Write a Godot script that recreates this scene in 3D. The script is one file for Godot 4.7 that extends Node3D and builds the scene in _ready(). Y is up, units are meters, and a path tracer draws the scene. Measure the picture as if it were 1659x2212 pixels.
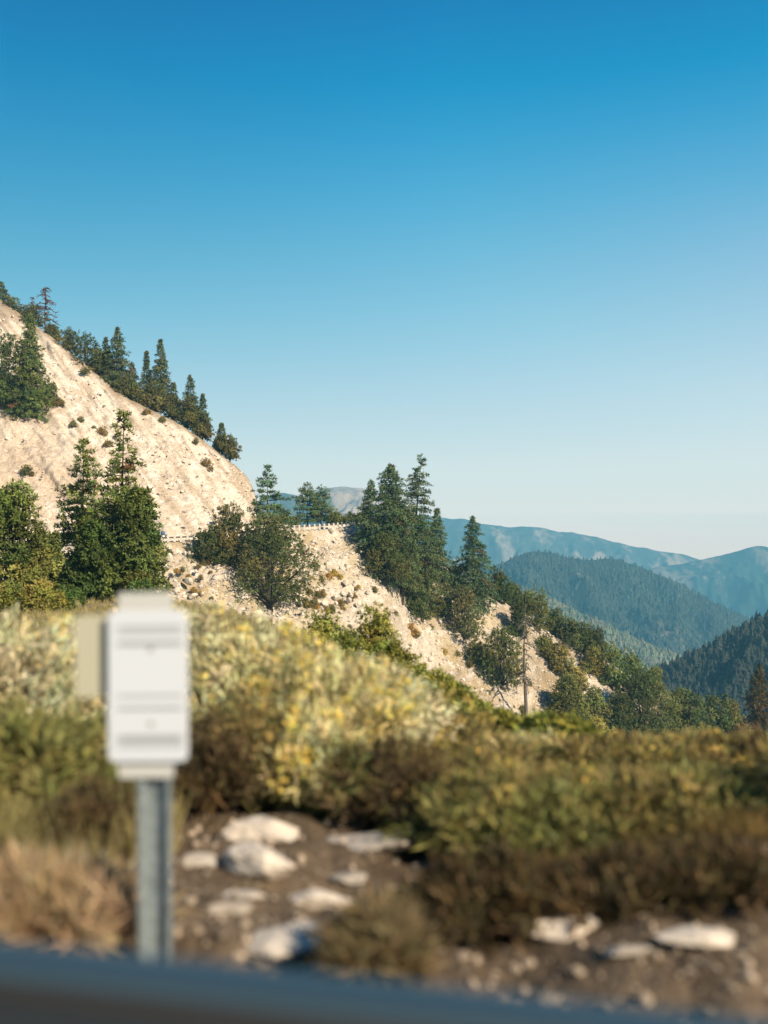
extends Node3D

# Picture frame used for laying out: 1659 x 2212, focal length 2170.6, eye level at y = HZ.
const F := 2170.6
const EYE := Vector3(0, 1.5, 0)
const HZ := 1213.0
const PITCH := 0.04926
const EXPOSURE := 1.95
const HAZE := 0.00025
const SUN_TO := Vector3(0.69, 0.56, 0.64)

var rng := RandomNumberGenerator.new()
var names := {}
var M := {}
var nz := FastNoiseLite.new()
var nz2 := FastNoiseLite.new()
var nz3 := FastNoiseLite.new()


func _ready() -> void:
	# ---- camera
	var cam := Camera3D.new()
	cam.name = "camera"
	cam.position = EYE
	cam.rotation = Vector3(PITCH, 0, 0)
	cam.near = 0.1
	cam.far = 16000.0
	var att := CameraAttributesPhysical.new()
	att.frustum_focal_length = 34.34
	att.frustum_focus_distance = 130.0
	att.exposure_aperture = 0.74
	att.frustum_near = 0.1
	att.frustum_far = 16000.0
	cam.attributes = att
	add_child(cam)
	cam.fov = 54.0
	cam.current = true
	# ---- sky, air, exposure
	var we := WorldEnvironment.new()
	we.name = "world_environment"
	var env := Environment.new()
	env.background_mode = Environment.BG_SKY
	var sky := Sky.new()
	var sm := PanoramaSkyMaterial.new()
	sm.panorama = sky_texture()
	sky.sky_material = sm
	env.sky = sky
	env.tonemap_mode = Environment.TONE_MAPPER_LINEAR
	env.tonemap_exposure = EXPOSURE
	env.fog_enabled = true
	env.fog_density = HAZE
	env.fog_light_color = Color(0.51, 0.85, 1.0)
	env.sdfgi_enabled = true
	env.ssao_enabled = true
	env.ssil_enabled = true
	we.environment = env
	add_child(we)
	# ---- sun
	var sun := DirectionalLight3D.new()
	sun.name = "sun"
	sun.light_energy = 1.6
	sun.light_color = Color(1.0, 0.93, 0.82)
	sun.light_angular_distance = 0.5
	sun.shadow_enabled = true
	sun.look_at_from_position(SUN_TO * 100.0, Vector3.ZERO)
	add_child(sun)

	nz.seed = 5
	nz.frequency = 1.0
	nz.fractal_octaves = 4
	nz2.seed = 21
	nz2.frequency = 1.0
	nz2.fractal_octaves = 3
	nz3.seed = 77
	nz3.frequency = 1.0
	nz3.fractal_type = FastNoiseLite.FRACTAL_RIDGED
	nz3.fractal_octaves = 4
	materials()
	far_mountains()
	hillside()
	near_bank()
	car_and_road()
	hillside_trees()
	ridge_trees()
	left_trees()
	right_trees()
	scrub()
	guard_rail()
	marker_sign()
	foreground()


# ------------------------------------------------------------------ sky
func sky_color(el: float) -> Vector3:
	# elevation in degrees -> linear radiance of the air beyond the built haze
	var k := [[-90.0, 120, 116, 104], [-8.0, 168, 180, 182], [-1.0, 212, 222, 221], [0.0, 219, 225, 227], [1.3, 218, 225, 229], [2.3, 215, 227, 231], [5.4, 206, 227, 233], [9.7, 174, 213, 230], [13.3, 142, 200, 225], [16.8, 114, 186, 219],
		[20.1, 86, 173, 214], [23.4, 60, 159, 207], [26.7, 36, 145, 198], [29.9, 14, 130, 187], [45.0, 12, 110, 172], [90.0, 10, 94, 156]]
	var c := Color(0, 0, 0)
	for i in range(1, k.size()):
		if el <= k[i][0]:
			var t: float = (el - k[i - 1][0]) / (k[i][0] - k[i - 1][0])
			c = Color(k[i - 1][1] / 255.0, k[i - 1][2] / 255.0, k[i - 1][3] / 255.0).lerp(Color(k[i][1] / 255.0, k[i][2] / 255.0, k[i][3] / 255.0), t).srgb_to_linear()
			break
	var seen := Vector3(c.r, c.g, c.b) / EXPOSURE
	# the haze below 205 m takes and gives some light: what is beyond it is that much stronger
	var path := minf(205.0 / maxf(sin(deg_to_rad(absf(el))), 0.001), 4300.0)
	var left := exp(-HAZE * path)
	var air := Vector3(0.20, 0.53, 0.75) / EXPOSURE
	return ((seen - air * (1.0 - left)) / left).clamp(Vector3.ZERO, Vector3.ONE * 2.4)


func sky_texture() -> ImageTexture:
	var w := 720
	var h := 1024
	var im := Image.create(w, h, false, Image.FORMAT_RGBAF)
	var s := SUN_TO.normalized()
	for j in h:
		var el := 90.0 - (j + 0.5) / h * 180.0
		var c := sky_color(el)
		var hi := smoothstep(2.0, 24.0, el)
		for i in w:
			# direction of this column in Godot's panorama: the first looks along -z
			var a := (i + 0.5) / w * TAU
			var near := 0.5 + 0.5 * Vector3(sin(a), 0, -cos(a)).dot(Vector3(s.x, 0, s.z).normalized())
			var e := (near - 0.15) * hi
			im.set_pixel(i, j, Color(c.x * clampf(1.0 + e * 4.0, 0.55, 1.5), c.y * clampf(1.0 + e * 1.7, 0.84, 1.06), c.z * clampf(1.0 + e * 1.2, 0.89, 1.03), 1))
	return ImageTexture.create_from_image(im)


# ------------------------------------------------------------------ helpers
func at(x: float, y: float, d: float) -> Vector3:
	var v := Basis(Vector3.RIGHT, PITCH) * Vector3((x - 829.5) / F, -(y - 1106.0) / F, -1.0)
	return EYE + v * (d / -v.z)


func numbered(n: String) -> String:
	var k: int = names.get(n, 0)
	names[n] = k + 1
	return n if k == 0 else "%s_%03d" % [n, k]


func thing(called: String, label: String, category: String, pos := Vector3.ZERO, group := "") -> Node3D:
	var o := Node3D.new()
	o.name = numbered(called)
	add_child(o)
	o.position = pos
	tag(o, label, category, group)
	return o


func tag(o: Node, label: String, category: String, group := "", kind := "") -> void:
	o.set_meta("label", label)
	o.set_meta("category", category)
	if group != "":
		o.set_meta("group", group)
	if kind != "":
		o.set_meta("kind", kind)


func part(parent: Node3D, called: String, mesh: Mesh, mat: Material) -> MeshInstance3D:
	var o := MeshInstance3D.new()
	o.mesh = mesh
	o.material_override = mat
	var k := 0
	var n := called
	while parent.has_node(n):
		k += 1
		n = "%s_%03d" % [called, k]
	o.name = n
	parent.add_child(o)
	return o


func top(called: String, mesh: Mesh, mat: Material, label: String, category: String, kind := "", group := "") -> MeshInstance3D:
	var o := MeshInstance3D.new()
	o.mesh = mesh
	o.material_override = mat
	o.name = numbered(called)
	add_child(o)
	tag(o, label, category, group, kind)
	return o


func many(called: String, mesh: Mesh, mat: Material, places: Array, cols: Array, label: String, category: String) -> void:
	var mm := MultiMesh.new()
	mm.transform_format = MultiMesh.TRANSFORM_3D
	mm.use_colors = true
	mm.mesh = mesh
	mm.instance_count = places.size()
	for i in places.size():
		mm.set_instance_transform(i, places[i])
		mm.set_instance_color(i, cols[i])
	var o := MultiMeshInstance3D.new()
	o.multimesh = mm
	o.material_override = mat
	o.name = numbered(called)
	add_child(o)
	tag(o, label, category, "", "stuff")


func noise_tex(sz: int, freq: float, oct: int, lo: float, hi: float, sd: int) -> ImageTexture:
	var n := FastNoiseLite.new()
	n.seed = sd
	n.frequency = freq
	n.fractal_octaves = oct
	var im := n.get_seamless_image(sz, sz)
	im.convert(Image.FORMAT_RGB8)
	for y in sz:
		for x in sz:
			var g := lerpf(lo, hi, im.get_pixel(x, y).r)
			im.set_pixel(x, y, Color(g, g, g))
	return ImageTexture.create_from_image(im)


func normal_tex(sz: int, freq: float, oct: int, strength: float, sd: int) -> ImageTexture:
	var n := FastNoiseLite.new()
	n.seed = sd
	n.frequency = freq
	n.fractal_octaves = oct
	var im := n.get_seamless_image(sz, sz)
	im.convert(Image.FORMAT_RGB8)
	im.bump_map_to_normal_map(strength)
	return ImageTexture.create_from_image(im)


func plain(c: Color, rough := 0.8, metal := 0.0) -> StandardMaterial3D:
	# c is a linear base colour
	var m := StandardMaterial3D.new()
	m.albedo_color = c.linear_to_srgb()
	m.roughness = rough
	m.metallic = metal
	return m


func painted(tex: Texture2D, nrm: Texture2D, scale: float, nscale := 1.0) -> StandardMaterial3D:
	var m := StandardMaterial3D.new()
	m.vertex_color_use_as_albedo = true
	m.roughness = 0.95
	m.metallic_specular = 0.2
	m.albedo_texture = tex
	m.uv1_triplanar = true
	m.uv1_world_triplanar = true
	m.uv1_scale = Vector3.ONE * scale
	if nrm:
		m.normal_enabled = true
		m.normal_texture = nrm
		m.normal_scale = nscale
	return m


func leafy(back: float) -> StandardMaterial3D:
	var m := StandardMaterial3D.new()
	m.vertex_color_use_as_albedo = true
	m.roughness = 0.7
	m.metallic_specular = 0.12
	m.cull_mode = BaseMaterial3D.CULL_DISABLED
	m.backlight_enabled = true
	m.backlight = Color(back, back, back)
	return m


func materials() -> void:
	M.rock_tex = noise_tex(512, 0.02, 5, 0.66, 1.0, 3)
	M.rock_nrm = normal_tex(512, 0.03, 5, 9.0, 4)
	M.slope = painted(M.rock_tex, M.rock_nrm, 0.22, 1.0)
	M.earth = painted(noise_tex(512, 0.03, 5, 0.6, 1.0, 8), normal_tex(512, 0.06, 5, 6.0, 9), 0.7, 1.0)
	M.far = painted(noise_tex(256, 0.03, 5, 0.6, 1.0, 12), null, 0.004)
	M.stone = painted(noise_tex(256, 0.03, 5, 0.72, 1.0, 14), normal_tex(256, 0.04, 5, 5.0, 15), 1.1, 0.8)
	M.leaf = leafy(0.8)
	M.needle = leafy(0.4)
	M.bark = painted(noise_tex(128, 0.06, 4, 0.55, 1.0, 17), null, 1.0)
	M.bark.albedo_texture = noise_tex(128, 0.06, 4, 0.55, 1.0, 17)


# mesh from arrays
class Mb:
	var v := PackedVector3Array()
	var c := PackedColorArray()
	var n := PackedVector3Array()
	var i := PackedInt32Array()
	var uv := PackedVector2Array()

	func done(smooth := false) -> ArrayMesh:
		var a := []
		a.resize(Mesh.ARRAY_MAX)
		a[Mesh.ARRAY_VERTEX] = v
		if c.size() == v.size():
			a[Mesh.ARRAY_COLOR] = c
		if uv.size() == v.size():
			a[Mesh.ARRAY_TEX_UV] = uv
		a[Mesh.ARRAY_INDEX] = i
		if smooth:
			var nn := PackedVector3Array()
			nn.resize(v.size())
			for k in range(0, i.size(), 3):
				var f := (v[i[k + 2]] - v[i[k]]).cross(v[i[k + 1]] - v[i[k]])
				nn[i[k]] += f
				nn[i[k + 1]] += f
				nn[i[k + 2]] += f
			for k in nn.size():
				nn[k] = nn[k].normalized() if nn[k].length_squared() > 0.0 else Vector3.UP
			a[Mesh.ARRAY_NORMAL] = nn
		var m := ArrayMesh.new()
		m.add_surface_from_arrays(Mesh.PRIMITIVE_TRIANGLES, a)
		return m

	func blade(p: Vector3, dir: Vector3, side: Vector3, l: float, w: float, col: Color) -> void:
		var k := v.size()
		var m := p + dir * (l * 0.45)
		v.append(p)
		v.append(m + side * (w * 0.5))
		v.append(p + dir * l)
		v.append(m - side * (w * 0.5))
		c.append(col)
		c.append(col)
		c.append(col)
		c.append(col)
		i.append(k)
		i.append(k + 1)
		i.append(k + 2)
		i.append(k)
		i.append(k + 2)
		i.append(k + 3)

	func tube(pts: Array, radii: Array, sides: int, col: Color) -> void:
		var base := v.size()
		for k in pts.size():
			var d: Vector3 = (pts[mini(k + 1, pts.size() - 1)] - pts[maxi(k - 1, 0)]).normalized()
			var s := d.cross(Vector3(0.31, 0.2, 0.93)).normalized()
			var u := s.cross(d)
			for j in sides:
				var a := TAU * j / sides
				v.append(pts[k] + (s * cos(a) + u * sin(a)) * radii[k])
				c.append(col)
		for k in pts.size() - 1:
			for j in sides:
				var a := base + k * sides + j
				var b := base + k * sides + (j + 1) % sides
				i.append_array([a, b, a + sides, b, b + sides, a + sides])

	func grid(nu: int, nv: int, base: int, flip := false) -> void:
		for b in nv - 1:
			for a in nu - 1:
				var p := base + b * nu + a
				if flip:
					i.append_array([p, p + nu, p + 1, p + 1, p + nu, p + nu + 1])
				else:
					i.append_array([p, p + 1, p + nu, p + 1, p + nu + 1, p + nu])

	func box(c0: Vector3, s: Vector3, b: Basis, col: Color) -> void:
		for ax in 3:
			for sg in [-1.0, 1.0]:
				var n3 := Vector3.ZERO
				n3[ax] = sg
				var u3 := Vector3.ZERO
				u3[(ax + 1) % 3] = 1.0
				var w3 := n3.cross(u3)
				var k := v.size()
				for q in [[-1, -1], [1, -1], [1, 1], [-1, 1]]:
					v.append(c0 + b * ((n3 + u3 * q[0] + w3 * q[1]) * s * 0.5))
					c.append(col)
				i.append_array([k, k + 2, k + 1, k, k + 3, k + 2])


func unit() -> Vector3:
	var z := rng.randf_range(-1, 1)
	var a := rng.randf() * TAU
	var r := sqrt(1.0 - z * z)
	return Vector3(r * cos(a), z, r * sin(a))


func lut(table: Array, x: float) -> float:
	if x <= table[0][0]:
		return table[0][1]
	for i in range(1, table.size()):
		if x <= table[i][0]:
			var t: float = (x - table[i - 1][0]) / (table[i][0] - table[i - 1][0])
			return lerpf(table[i - 1][1], table[i][1], t)
	return table[-1][1]


func soft_lut(table: Array, x: float, col := 1) -> float:
	# Catmull-Rom through the table
	var n := table.size()
	if x <= table[0][0]:
		return table[0][col]
	if x >= table[n - 1][0]:
		return table[n - 1][col]
	var i := 1
	while x > table[i][0]:
		i += 1
	var x1: float = table[i - 1][0]
	var x2: float = table[i][0]
	var t := (x - x1) / (x2 - x1)
	var y1: float = table[i - 1][col]
	var y2: float = table[i][col]
	var m1: float = 0.0
	var m2: float = 0.0
	if i > 1:
		m1 = (y2 - table[i - 2][col]) / (x2 - table[i - 2][0]) * (x2 - x1)
	else:
		m1 = y2 - y1
	if i < n - 1:
		m2 = (table[i + 1][col] - y1) / (table[i + 1][0] - x1) * (x2 - x1)
	else:
		m2 = y2 - y1
	var t2 := t * t
	var t3 := t2 * t
	return (2 * t3 - 3 * t2 + 1) * y1 + (t3 - 2 * t2 + t) * m1 + (-2 * t3 + 3 * t2) * y2 + (t3 - t2) * m2


# ------------------------------------------------------------------ far mountains
func mountain(called: String, label: String, prof: Array, d: float, fall: float, reach: float, rough: float, green: Color, bare: Color, bareness: float, sd: float, wave: float, lean := 0.0) -> Array:
	# a long ridge with a slope towards the road and one behind; returns points on the near slope
	d *= 0.7
	reach *= 0.7
	wave *= 0.7
	var mb := Mb.new()
	var nu := 260
	var nf := 60
	var nb := 10
	var x0: float = prof[0][0]
	var x1: float = prof[-1][0]
	var spots := []
	for j in nf + nb:
		for i in nu:
			var x := lerpf(x0, x1, i / float(nu - 1))
			var r := at(x, soft_lut(prof, x), d)
			var p := r
			var s := 0.0
			if j < nb:
				s = (nb - j) / float(nb) * 0.32
				p += Vector3(0, -fall * reach * s, -reach * s)
			else:
				s = (j - nb) / float(nf - 1)
				s = pow(s, 1.3)
				p += Vector3(lean * reach * s, -fall * reach * s, reach * s)
			var q := Vector2(p.x + p.z * 0.25, p.z * 0.45 + sd * 977.0) / wave
			var rav := nz3.get_noise_2d(q.x, q.y) * 0.5
			var amp := rough * wave * clampf(s * 5.0, 0.09, 1.0)
			p.y += rav * amp + nz.get_noise_2d(p.x / wave * 4.0, p.z / wave * 4.0 + sd) * amp * 0.15
			mb.v.append(p)
			var b := smoothstep(bareness, bareness + 0.22, nz2.get_noise_2d(p.x / wave * 1.6 + sd * 3.0, p.z / wave * 0.7) * 0.8 + 0.5 + nz.get_noise_2d(p.x / wave * 9.0, p.z / wave * 9.0) * 0.3)
			mb.c.append(green.lerp(bare, b))
			if j > nb:
				spots.append(p)
	mb.grid(nu, nf + nb, 0)
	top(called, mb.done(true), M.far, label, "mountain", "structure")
	return spots


func fir_low(sd: int) -> ArrayMesh:
	# a small far conifer: ragged stacked skirts
	rng.seed = sd
	var mb := Mb.new()
	var col := Color(1, 1, 1)
	for k in 6:
		var t := k / 6.0
		var y := 0.08 + t * 0.8
		var r := 0.2 * (1.0 - t) + 0.03
		var n := 6
		var b := mb.v.size()
		mb.v.append(Vector3(0, y + 0.26, 0))
		mb.c.append(col)
		for j in n:
			var a := TAU * j / n + k
			var rr := r * rng.randf_range(0.6, 1.25)
			mb.v.append(Vector3(cos(a) * rr, y - rng.randf() * 0.06, sin(a) * rr))
			mb.c.append(col * rng.randf_range(0.75, 1.2))
		for j in n:
			mb.i.append_array([b, b + 1 + j, b + 1 + (j + 1) % n])
	return mb.done()


func forest(label: String, spots: Array, count: int, hmin: float, hmax: float, xr: Vector2, col: Color, sd: int) -> void:
	var mesh := fir_low(sd)
	rng.seed = sd
	var pl := []
	var cs := []
	var tries := 0
	while pl.size() < count and tries < count * 4:
		tries += 1
		var k := rng.randi() % (spots.size() - 262)
		var p: Vector3 = spots[k]
		var q: Vector3 = spots[k + 261]
		p = p.lerp(q, rng.randf())
		var px := 829.5 + p.x / -p.z * F
		if px < xr.x or px > xr.y:
			continue
		if nz2.get_noise_2d(p.x * 0.018 + 50.0, p.z * 0.018) + 0.3 * nz2.get_noise_2d(p.x * 0.09, p.z * 0.09) > rng.randf_range(0.22, 0.5):
			continue
		var h := lerpf(hmin * 0.6, hmax * 1.1, pow(rng.randf(), 1.6)) * 0.7
		var w := h * rng.randf_range(1.3, 2.3)
		pl.append(Transform3D(Basis(Vector3.UP, rng.randf() * TAU).scaled(Vector3(w, h, w)), p - Vector3(0, h * 0.12, 0)))
		var g := rng.randf_range(0.7, 1.25) * (1.0 + 0.6 * nz2.get_noise_2d(p.x * 0.012, p.z * 0.012))
		cs.append(Color(col.r * g * rng.randf_range(0.8, 1.3), col.g * g, col.b * g))
	var m := StandardMaterial3D.new()
	m.vertex_color_use_as_albedo = true
	m.roughness = 0.9
	m.cull_mode = BaseMaterial3D.CULL_DISABLED
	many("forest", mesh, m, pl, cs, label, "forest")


func far_mountains() -> void:
	var mb := Mb.new()
	for q in [[-2900, 500], [3600, 500], [-2900, -4050], [3600, -4050]]:
		mb.v.append(Vector3(q[0], -450, q[1]))
		mb.c.append(Color(0.09, 0.1, 0.06))
	mb.i.append_array([0, 2, 1, 1, 2, 3])
	top("valley_floor", mb.done(), M.far, "valley floor far below the mountain road", "valley", "structure")
	var veg := Color(0.050, 0.068, 0.036)
	var tan := Color(0.36, 0.28, 0.20)
	mountain("mountain", "pale rounded mountain behind the pair of pines at the road bend", [[200, 1150], [420, 1105], [560, 1085], [600, 1068], [660, 1072], [705, 1058], [750, 1055], [800, 1063], [860, 1090], [900, 1135], [980, 1230], [1100, 1330]], 3700, 0.42, 1500, 0.55, Color(0.09, 0.095, 0.07), Color(0.42, 0.32, 0.25), 0.42, 1.0, 420.0)
	mountain("mountain", "long pale blue mountain range below the horizon, farthest in the valley", [[820, 1105], [960, 1121], [1000, 1124], [1040, 1133], [1100, 1140], [1165, 1141], [1200, 1147], [1240, 1152], [1265, 1158], [1320, 1172], [1400, 1186], [1440, 1196], [1480, 1199], [1520, 1212], [1600, 1225], [1750, 1240], [1900, 1235], [2100, 1260]], 5100, 0.5, 1900, 0.55, Color(0.085, 0.10, 0.075), tan, 0.50, 2.0, 430.0)
	mountain("mountain", "blue mountain with a peaked top at the right edge, behind the forested ridges", [[1120, 1360], [1240, 1305], [1340, 1262], [1420, 1228], [1500, 1214], [1540, 1203], [1570, 1196], [1610, 1186], [1640, 1181], [1680, 1188], [1760, 1170], [1900, 1190], [2200, 1240]], 4400, 0.52, 1700, 0.5, Color(0.05, 0.075, 0.05), tan * 0.8, 0.62, 3.0, 380.0)
	var s3: Array = mountain("mountain", "blue green forested mountain with a double rounded top in mid valley", [[860, 1260], [1000, 1240], [1085, 1222], [1110, 1206], [1160, 1194], [1200, 1200], [1250, 1212], [1310, 1209], [1350, 1215], [1410, 1240], [1480, 1272], [1550, 1310], [1610, 1336], [1700, 1380], [1850, 1440]], 2500, 0.62, 900, 0.5, veg * 0.6, tan * 0.6, 0.74, 4.0, 300.0)
	forest("conifer forest covering the blue green double topped mountain", s3, 22000, 8, 15, Vector2(1000, 1750), veg * 0.62, 31)
	var s5: Array = mountain("mountain", "hazy green ridge descending between the rocky slope and the blue green mountain", [[900, 1190], [1000, 1225], [1100, 1265], [1180, 1290], [1260, 1325], [1340, 1365], [1400, 1392], [1450, 1408], [1490, 1430], [1560, 1480], [1700, 1560]], 1750, 0.6, 600, 0.45, veg * 1.7, tan * 0.8, 0.66, 5.0, 200.0)
	forest("conifer forest covering the hazy green ridge below the mountain", s5, 11000, 6, 11, Vector2(1050, 1750), Color(0.12, 0.13, 0.065), 32)
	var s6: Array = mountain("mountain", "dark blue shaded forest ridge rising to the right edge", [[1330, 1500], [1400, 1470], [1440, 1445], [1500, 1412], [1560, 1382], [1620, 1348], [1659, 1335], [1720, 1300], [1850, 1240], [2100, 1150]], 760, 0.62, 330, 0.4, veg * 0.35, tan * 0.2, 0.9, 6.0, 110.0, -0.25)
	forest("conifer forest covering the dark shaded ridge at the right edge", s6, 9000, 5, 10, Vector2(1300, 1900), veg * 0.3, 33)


# ------------------------------------------------------------------ the hillside with the cut and the far road
var RIDGE := [[-520, 300], [-150, 560], [0, 648], [60, 690], [120, 735], [200, 800], [260, 850], [320, 882], [380, 912], [430, 945], [480, 985], [515, 1012], [538, 1036], [552, 1070], [566, 1108], [600, 1131], [660, 1136], [720, 1134], [820, 1127], [870, 1160], [950, 1218], [1030, 1262], [1100, 1305], [1170, 1345], [1250, 1395], [1350, 1452], [1450, 1510], [1560, 1552], [1700, 1592], [2150, 1690]]
var TOE := [[-520, 1200, 118], [-150, 1187, 122], [100, 1179, 126], [300, 1172, 131], [430, 1166, 136], [530, 1157, 142], [600, 1149, 148], [720, 1142, 155], [820, 1133, 163], [870, 1168, 165], [950, 1228, 166], [1100, 1316, 167], [1250, 1407, 166], [1450, 1522, 164], [1700, 1604, 162], [2150, 1702, 160]]


func column(x: float) -> Array:
	# points down the hillside at one bearing: behind, ridge, toe of the cut, road edge, foot
	var toe := at(x, soft_lut(TOE, x, 1), soft_lut(TOE, x, 2))
	var ry := soft_lut(RIDGE, x)
	var k := (HZ - ry) / F
	var td := -toe.z
	var rd := td + 6.0
	if x < 560.0:
		rd = (td + 1.0) / (1.0 - maxf(k, 0.0) / 1.02) + 3.0
	rd = maxf(rd, td + 4.0)
	var ridge := at(x, ry, rd)
	var w := 8.0 * (1.0 - smoothstep(830.0, 900.0, x)) + 0.6
	var dirn := Vector3(toe.x, 0, toe.z).normalized()
	var edge := toe - dirn * w + Vector3(0, -0.25 - 0.0 * w, 0)
	var pts := [ridge + dirn * 60.0 + Vector3(0, -22, 0), ridge + dirn * 7.0 + Vector3(0, -0.6, 0), ridge, toe, edge]
	for q in [16.0, 45.0, 95.0]:
		pts.append(edge - dirn * q + Vector3(0, -0.68 * q, 0))
	return pts


func slope_point(x: float, y: float) -> Vector3:
	# the place on the hillside that lies at this bearing and height in the view
	var c := column(x)
	for k in range(2, c.size() - 1):
		var ya := pix(c[k])
		var yb := pix(c[k + 1])
		if (ya <= y and y <= yb) or (k == 2 and y < ya):
			var best: Vector3 = c[k]
			for s in 41:
				var p: Vector3 = c[k].lerp(c[k + 1], s / 40.0)
				if pix(p) <= y:
					best = p
			return best
	return c[-1]


func pix(p: Vector3) -> float:
	var v := Basis(Vector3.RIGHT, -PITCH) * (p - EYE)
	return 1106.0 - v.y / -v.z * F


func slope_color(x: float, y: float, p: Vector3, seg: int, s: float) -> Color:
	var n := nz.get_noise_3d(p.x * 0.09, p.y * 0.09, p.z * 0.09)
	var f := nz2.get_noise_3d(p.x * 0.5, p.y * 0.5, p.z * 0.5)
	if seg <= 1:
		return Color(0.17, 0.14, 0.09).lerp(Color(0.24, 0.2, 0.13), n + 0.5)
	if seg == 2:
		var c := Color(0.70, 0.60, 0.49)
		c = c.lerp(Color(0.57, 0.475, 0.375), smoothstep(-0.08, 0.38, n + nz2.get_noise_2d(x * 0.012, y * 0.006) * 0.6))
		c = c.lerp(Color(0.80, 0.73, 0.63), smoothstep(0.1, 0.5, f))
		# streaks that run down the face
		var st := nz.get_noise_2d((x * 0.82 - y * 0.57) * 0.05, (x * 0.57 + y * 0.82) * 0.005 + 40.0)
		c = c.lerp(Color(0.46, 0.36, 0.26), smoothstep(0.05, 0.36, st) * 0.85)
		if x < 330:
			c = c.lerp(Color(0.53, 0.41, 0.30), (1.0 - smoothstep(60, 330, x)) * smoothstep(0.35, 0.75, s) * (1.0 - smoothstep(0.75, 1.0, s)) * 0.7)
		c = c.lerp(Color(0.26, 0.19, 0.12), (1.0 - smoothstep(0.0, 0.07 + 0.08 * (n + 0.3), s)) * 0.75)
		return c
	var c2 := Color(0.58, 0.50, 0.40)
	if seg == 3:
		return c2.lerp(Color(0.40, 0.35, 0.29), 0.5)
	c2 = c2.lerp(Color(0.44, 0.35, 0.24), smoothstep(-0.1, 0.4, n))
	c2 = c2.lerp(Color(0.72, 0.65, 0.56), smoothstep(0.1, 0.45, f))
	var gold := smoothstep(0.0, 0.35, nz2.get_noise_2d(x * 0.01, y * 0.014) + 0.02)
	c2 = c2.lerp(Color(0.40, 0.30, 0.12), gold * 0.4)
	if x > 940:
		c2 = c2.lerp(Color(0.33, 0.25, 0.16), smoothstep(940, 1150, x) * (0.35 + n))
	return c2


func hillside() -> void:
	var mb := Mb.new()
	var nu := 440
	var per := [5, 3, 150, 5, 70, 60, 20]
	var rows := 1
	for n in per:
		rows += n
	mb.v.resize(nu * rows)
	mb.c.resize(nu * rows)
	for i in nu:
		var x := lerpf(-520, 2150, i / float(nu - 1))
		if i > 30 and i < 420:
			x = lerpf(-200, 1780, (i - 30) / 390.0)
		elif i <= 30:
			x = lerpf(-520, -200, i / 30.0)
		else:
			x = lerpf(1780, 2150, (i - 420) / 19.0)
		var c := column(x)
		var j := 0
		for seg in per.size():
			for k in per[seg] + (1 if seg == per.size() - 1 else 0):
				var s: float = k / float(per[seg])
				var p: Vector3 = c[seg].lerp(c[seg + 1], s)
				var y := pix(p)
				var amp := 0.25
				if seg == 2:
					var env := smoothstep(0.0, 0.06, s) * (1.0 - smoothstep(0.95, 1.0, s))
					# a slightly hollow face with runnels down the fall line
					var run := nz3.get_noise_2d((x * 0.82 - y * 0.57) * 0.018, (x * 0.57 + y * 0.82) * 0.0032) * 0.5
					var h: float = c[2].y - c[3].y
					amp = clampf(h * 0.06, 0.1, 1.5) * env
					p += Vector3(0.1, 0.35, 0.9) * (amp * (run * 1.15 + nz.get_noise_3d(p.x * 0.12, p.y * 0.12, p.z * 0.12) * 0.6))
					p += Vector3(0.1, 0.4, 0.8) * ((nz2.get_noise_3d(p.x * 0.7, p.y * 0.7, p.z * 0.7) * 0.42 + nz.get_noise_3d(p.x * 1.7, p.y * 1.1, p.z * 1.7) * 0.26) * env)
					p += Vector3(0, 0.2, 0.3) * (nz2.get_noise_2d(x * 0.05, 3.0) * 0.8 * (1.0 - smoothstep(0.0, 0.1, s)))
				elif seg == 3:
					amp = 0.0
				elif seg > 3:
					var e2 := smoothstep(0.0, 0.12, s) if seg == 4 else 1.0
					p += Vector3(0, 0.85, 0.5) * e2 * (nz.get_noise_3d(p.x * 0.1, p.y * 0.1, p.z * 0.1) * 1.3 + nz2.get_noise_3d(p.x * 0.6, p.y * 0.6, p.z * 0.6) * 0.55)
				else:
					p.y += nz.get_noise_2d(p.x * 0.1, p.z * 0.1) * 0.5
				mb.v[j * nu + i] = p
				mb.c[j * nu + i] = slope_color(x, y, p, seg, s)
				j += 1
	mb.grid(nu, rows, 0)
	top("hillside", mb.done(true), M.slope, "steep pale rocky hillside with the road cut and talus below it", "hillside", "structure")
	# the far road lies on the bench between cut and talus
	var rb := Mb.new()
	var n2 := 120
	for i in n2:
		var c := column(lerpf(-300, 850, i / float(n2 - 1)))
		for k in 2:
			rb.v.append(c[3].lerp(c[4], [0.1, 0.82][k]) + Vector3(0, 0.05, 0))
			rb.c.append(Color(0.13, 0.125, 0.12))
	for i in n2 - 1:
		rb.i.append_array([i * 2, i * 2 + 2, i * 2 + 1, i * 2 + 2, i * 2 + 3, i * 2 + 1])
	top("far_road", rb.done(), M.stone, "mountain road running along the foot of the cut slope", "road", "structure")


# ------------------------------------------------------------------ the bank in front
var EDGE := [[-900, 1290, 72], [-300, 1298, 70], [0, 1308, 62], [200, 1302, 56], [350, 1296, 52], [450, 1312, 48], [550, 1340, 44], [650, 1376, 39], [800, 1448, 28], [950, 1535, 18], [1100, 1602, 11.5], [1300, 1618, 8.6], [1659, 1622, 7.8], [2600, 1640, 7.4]]


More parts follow.
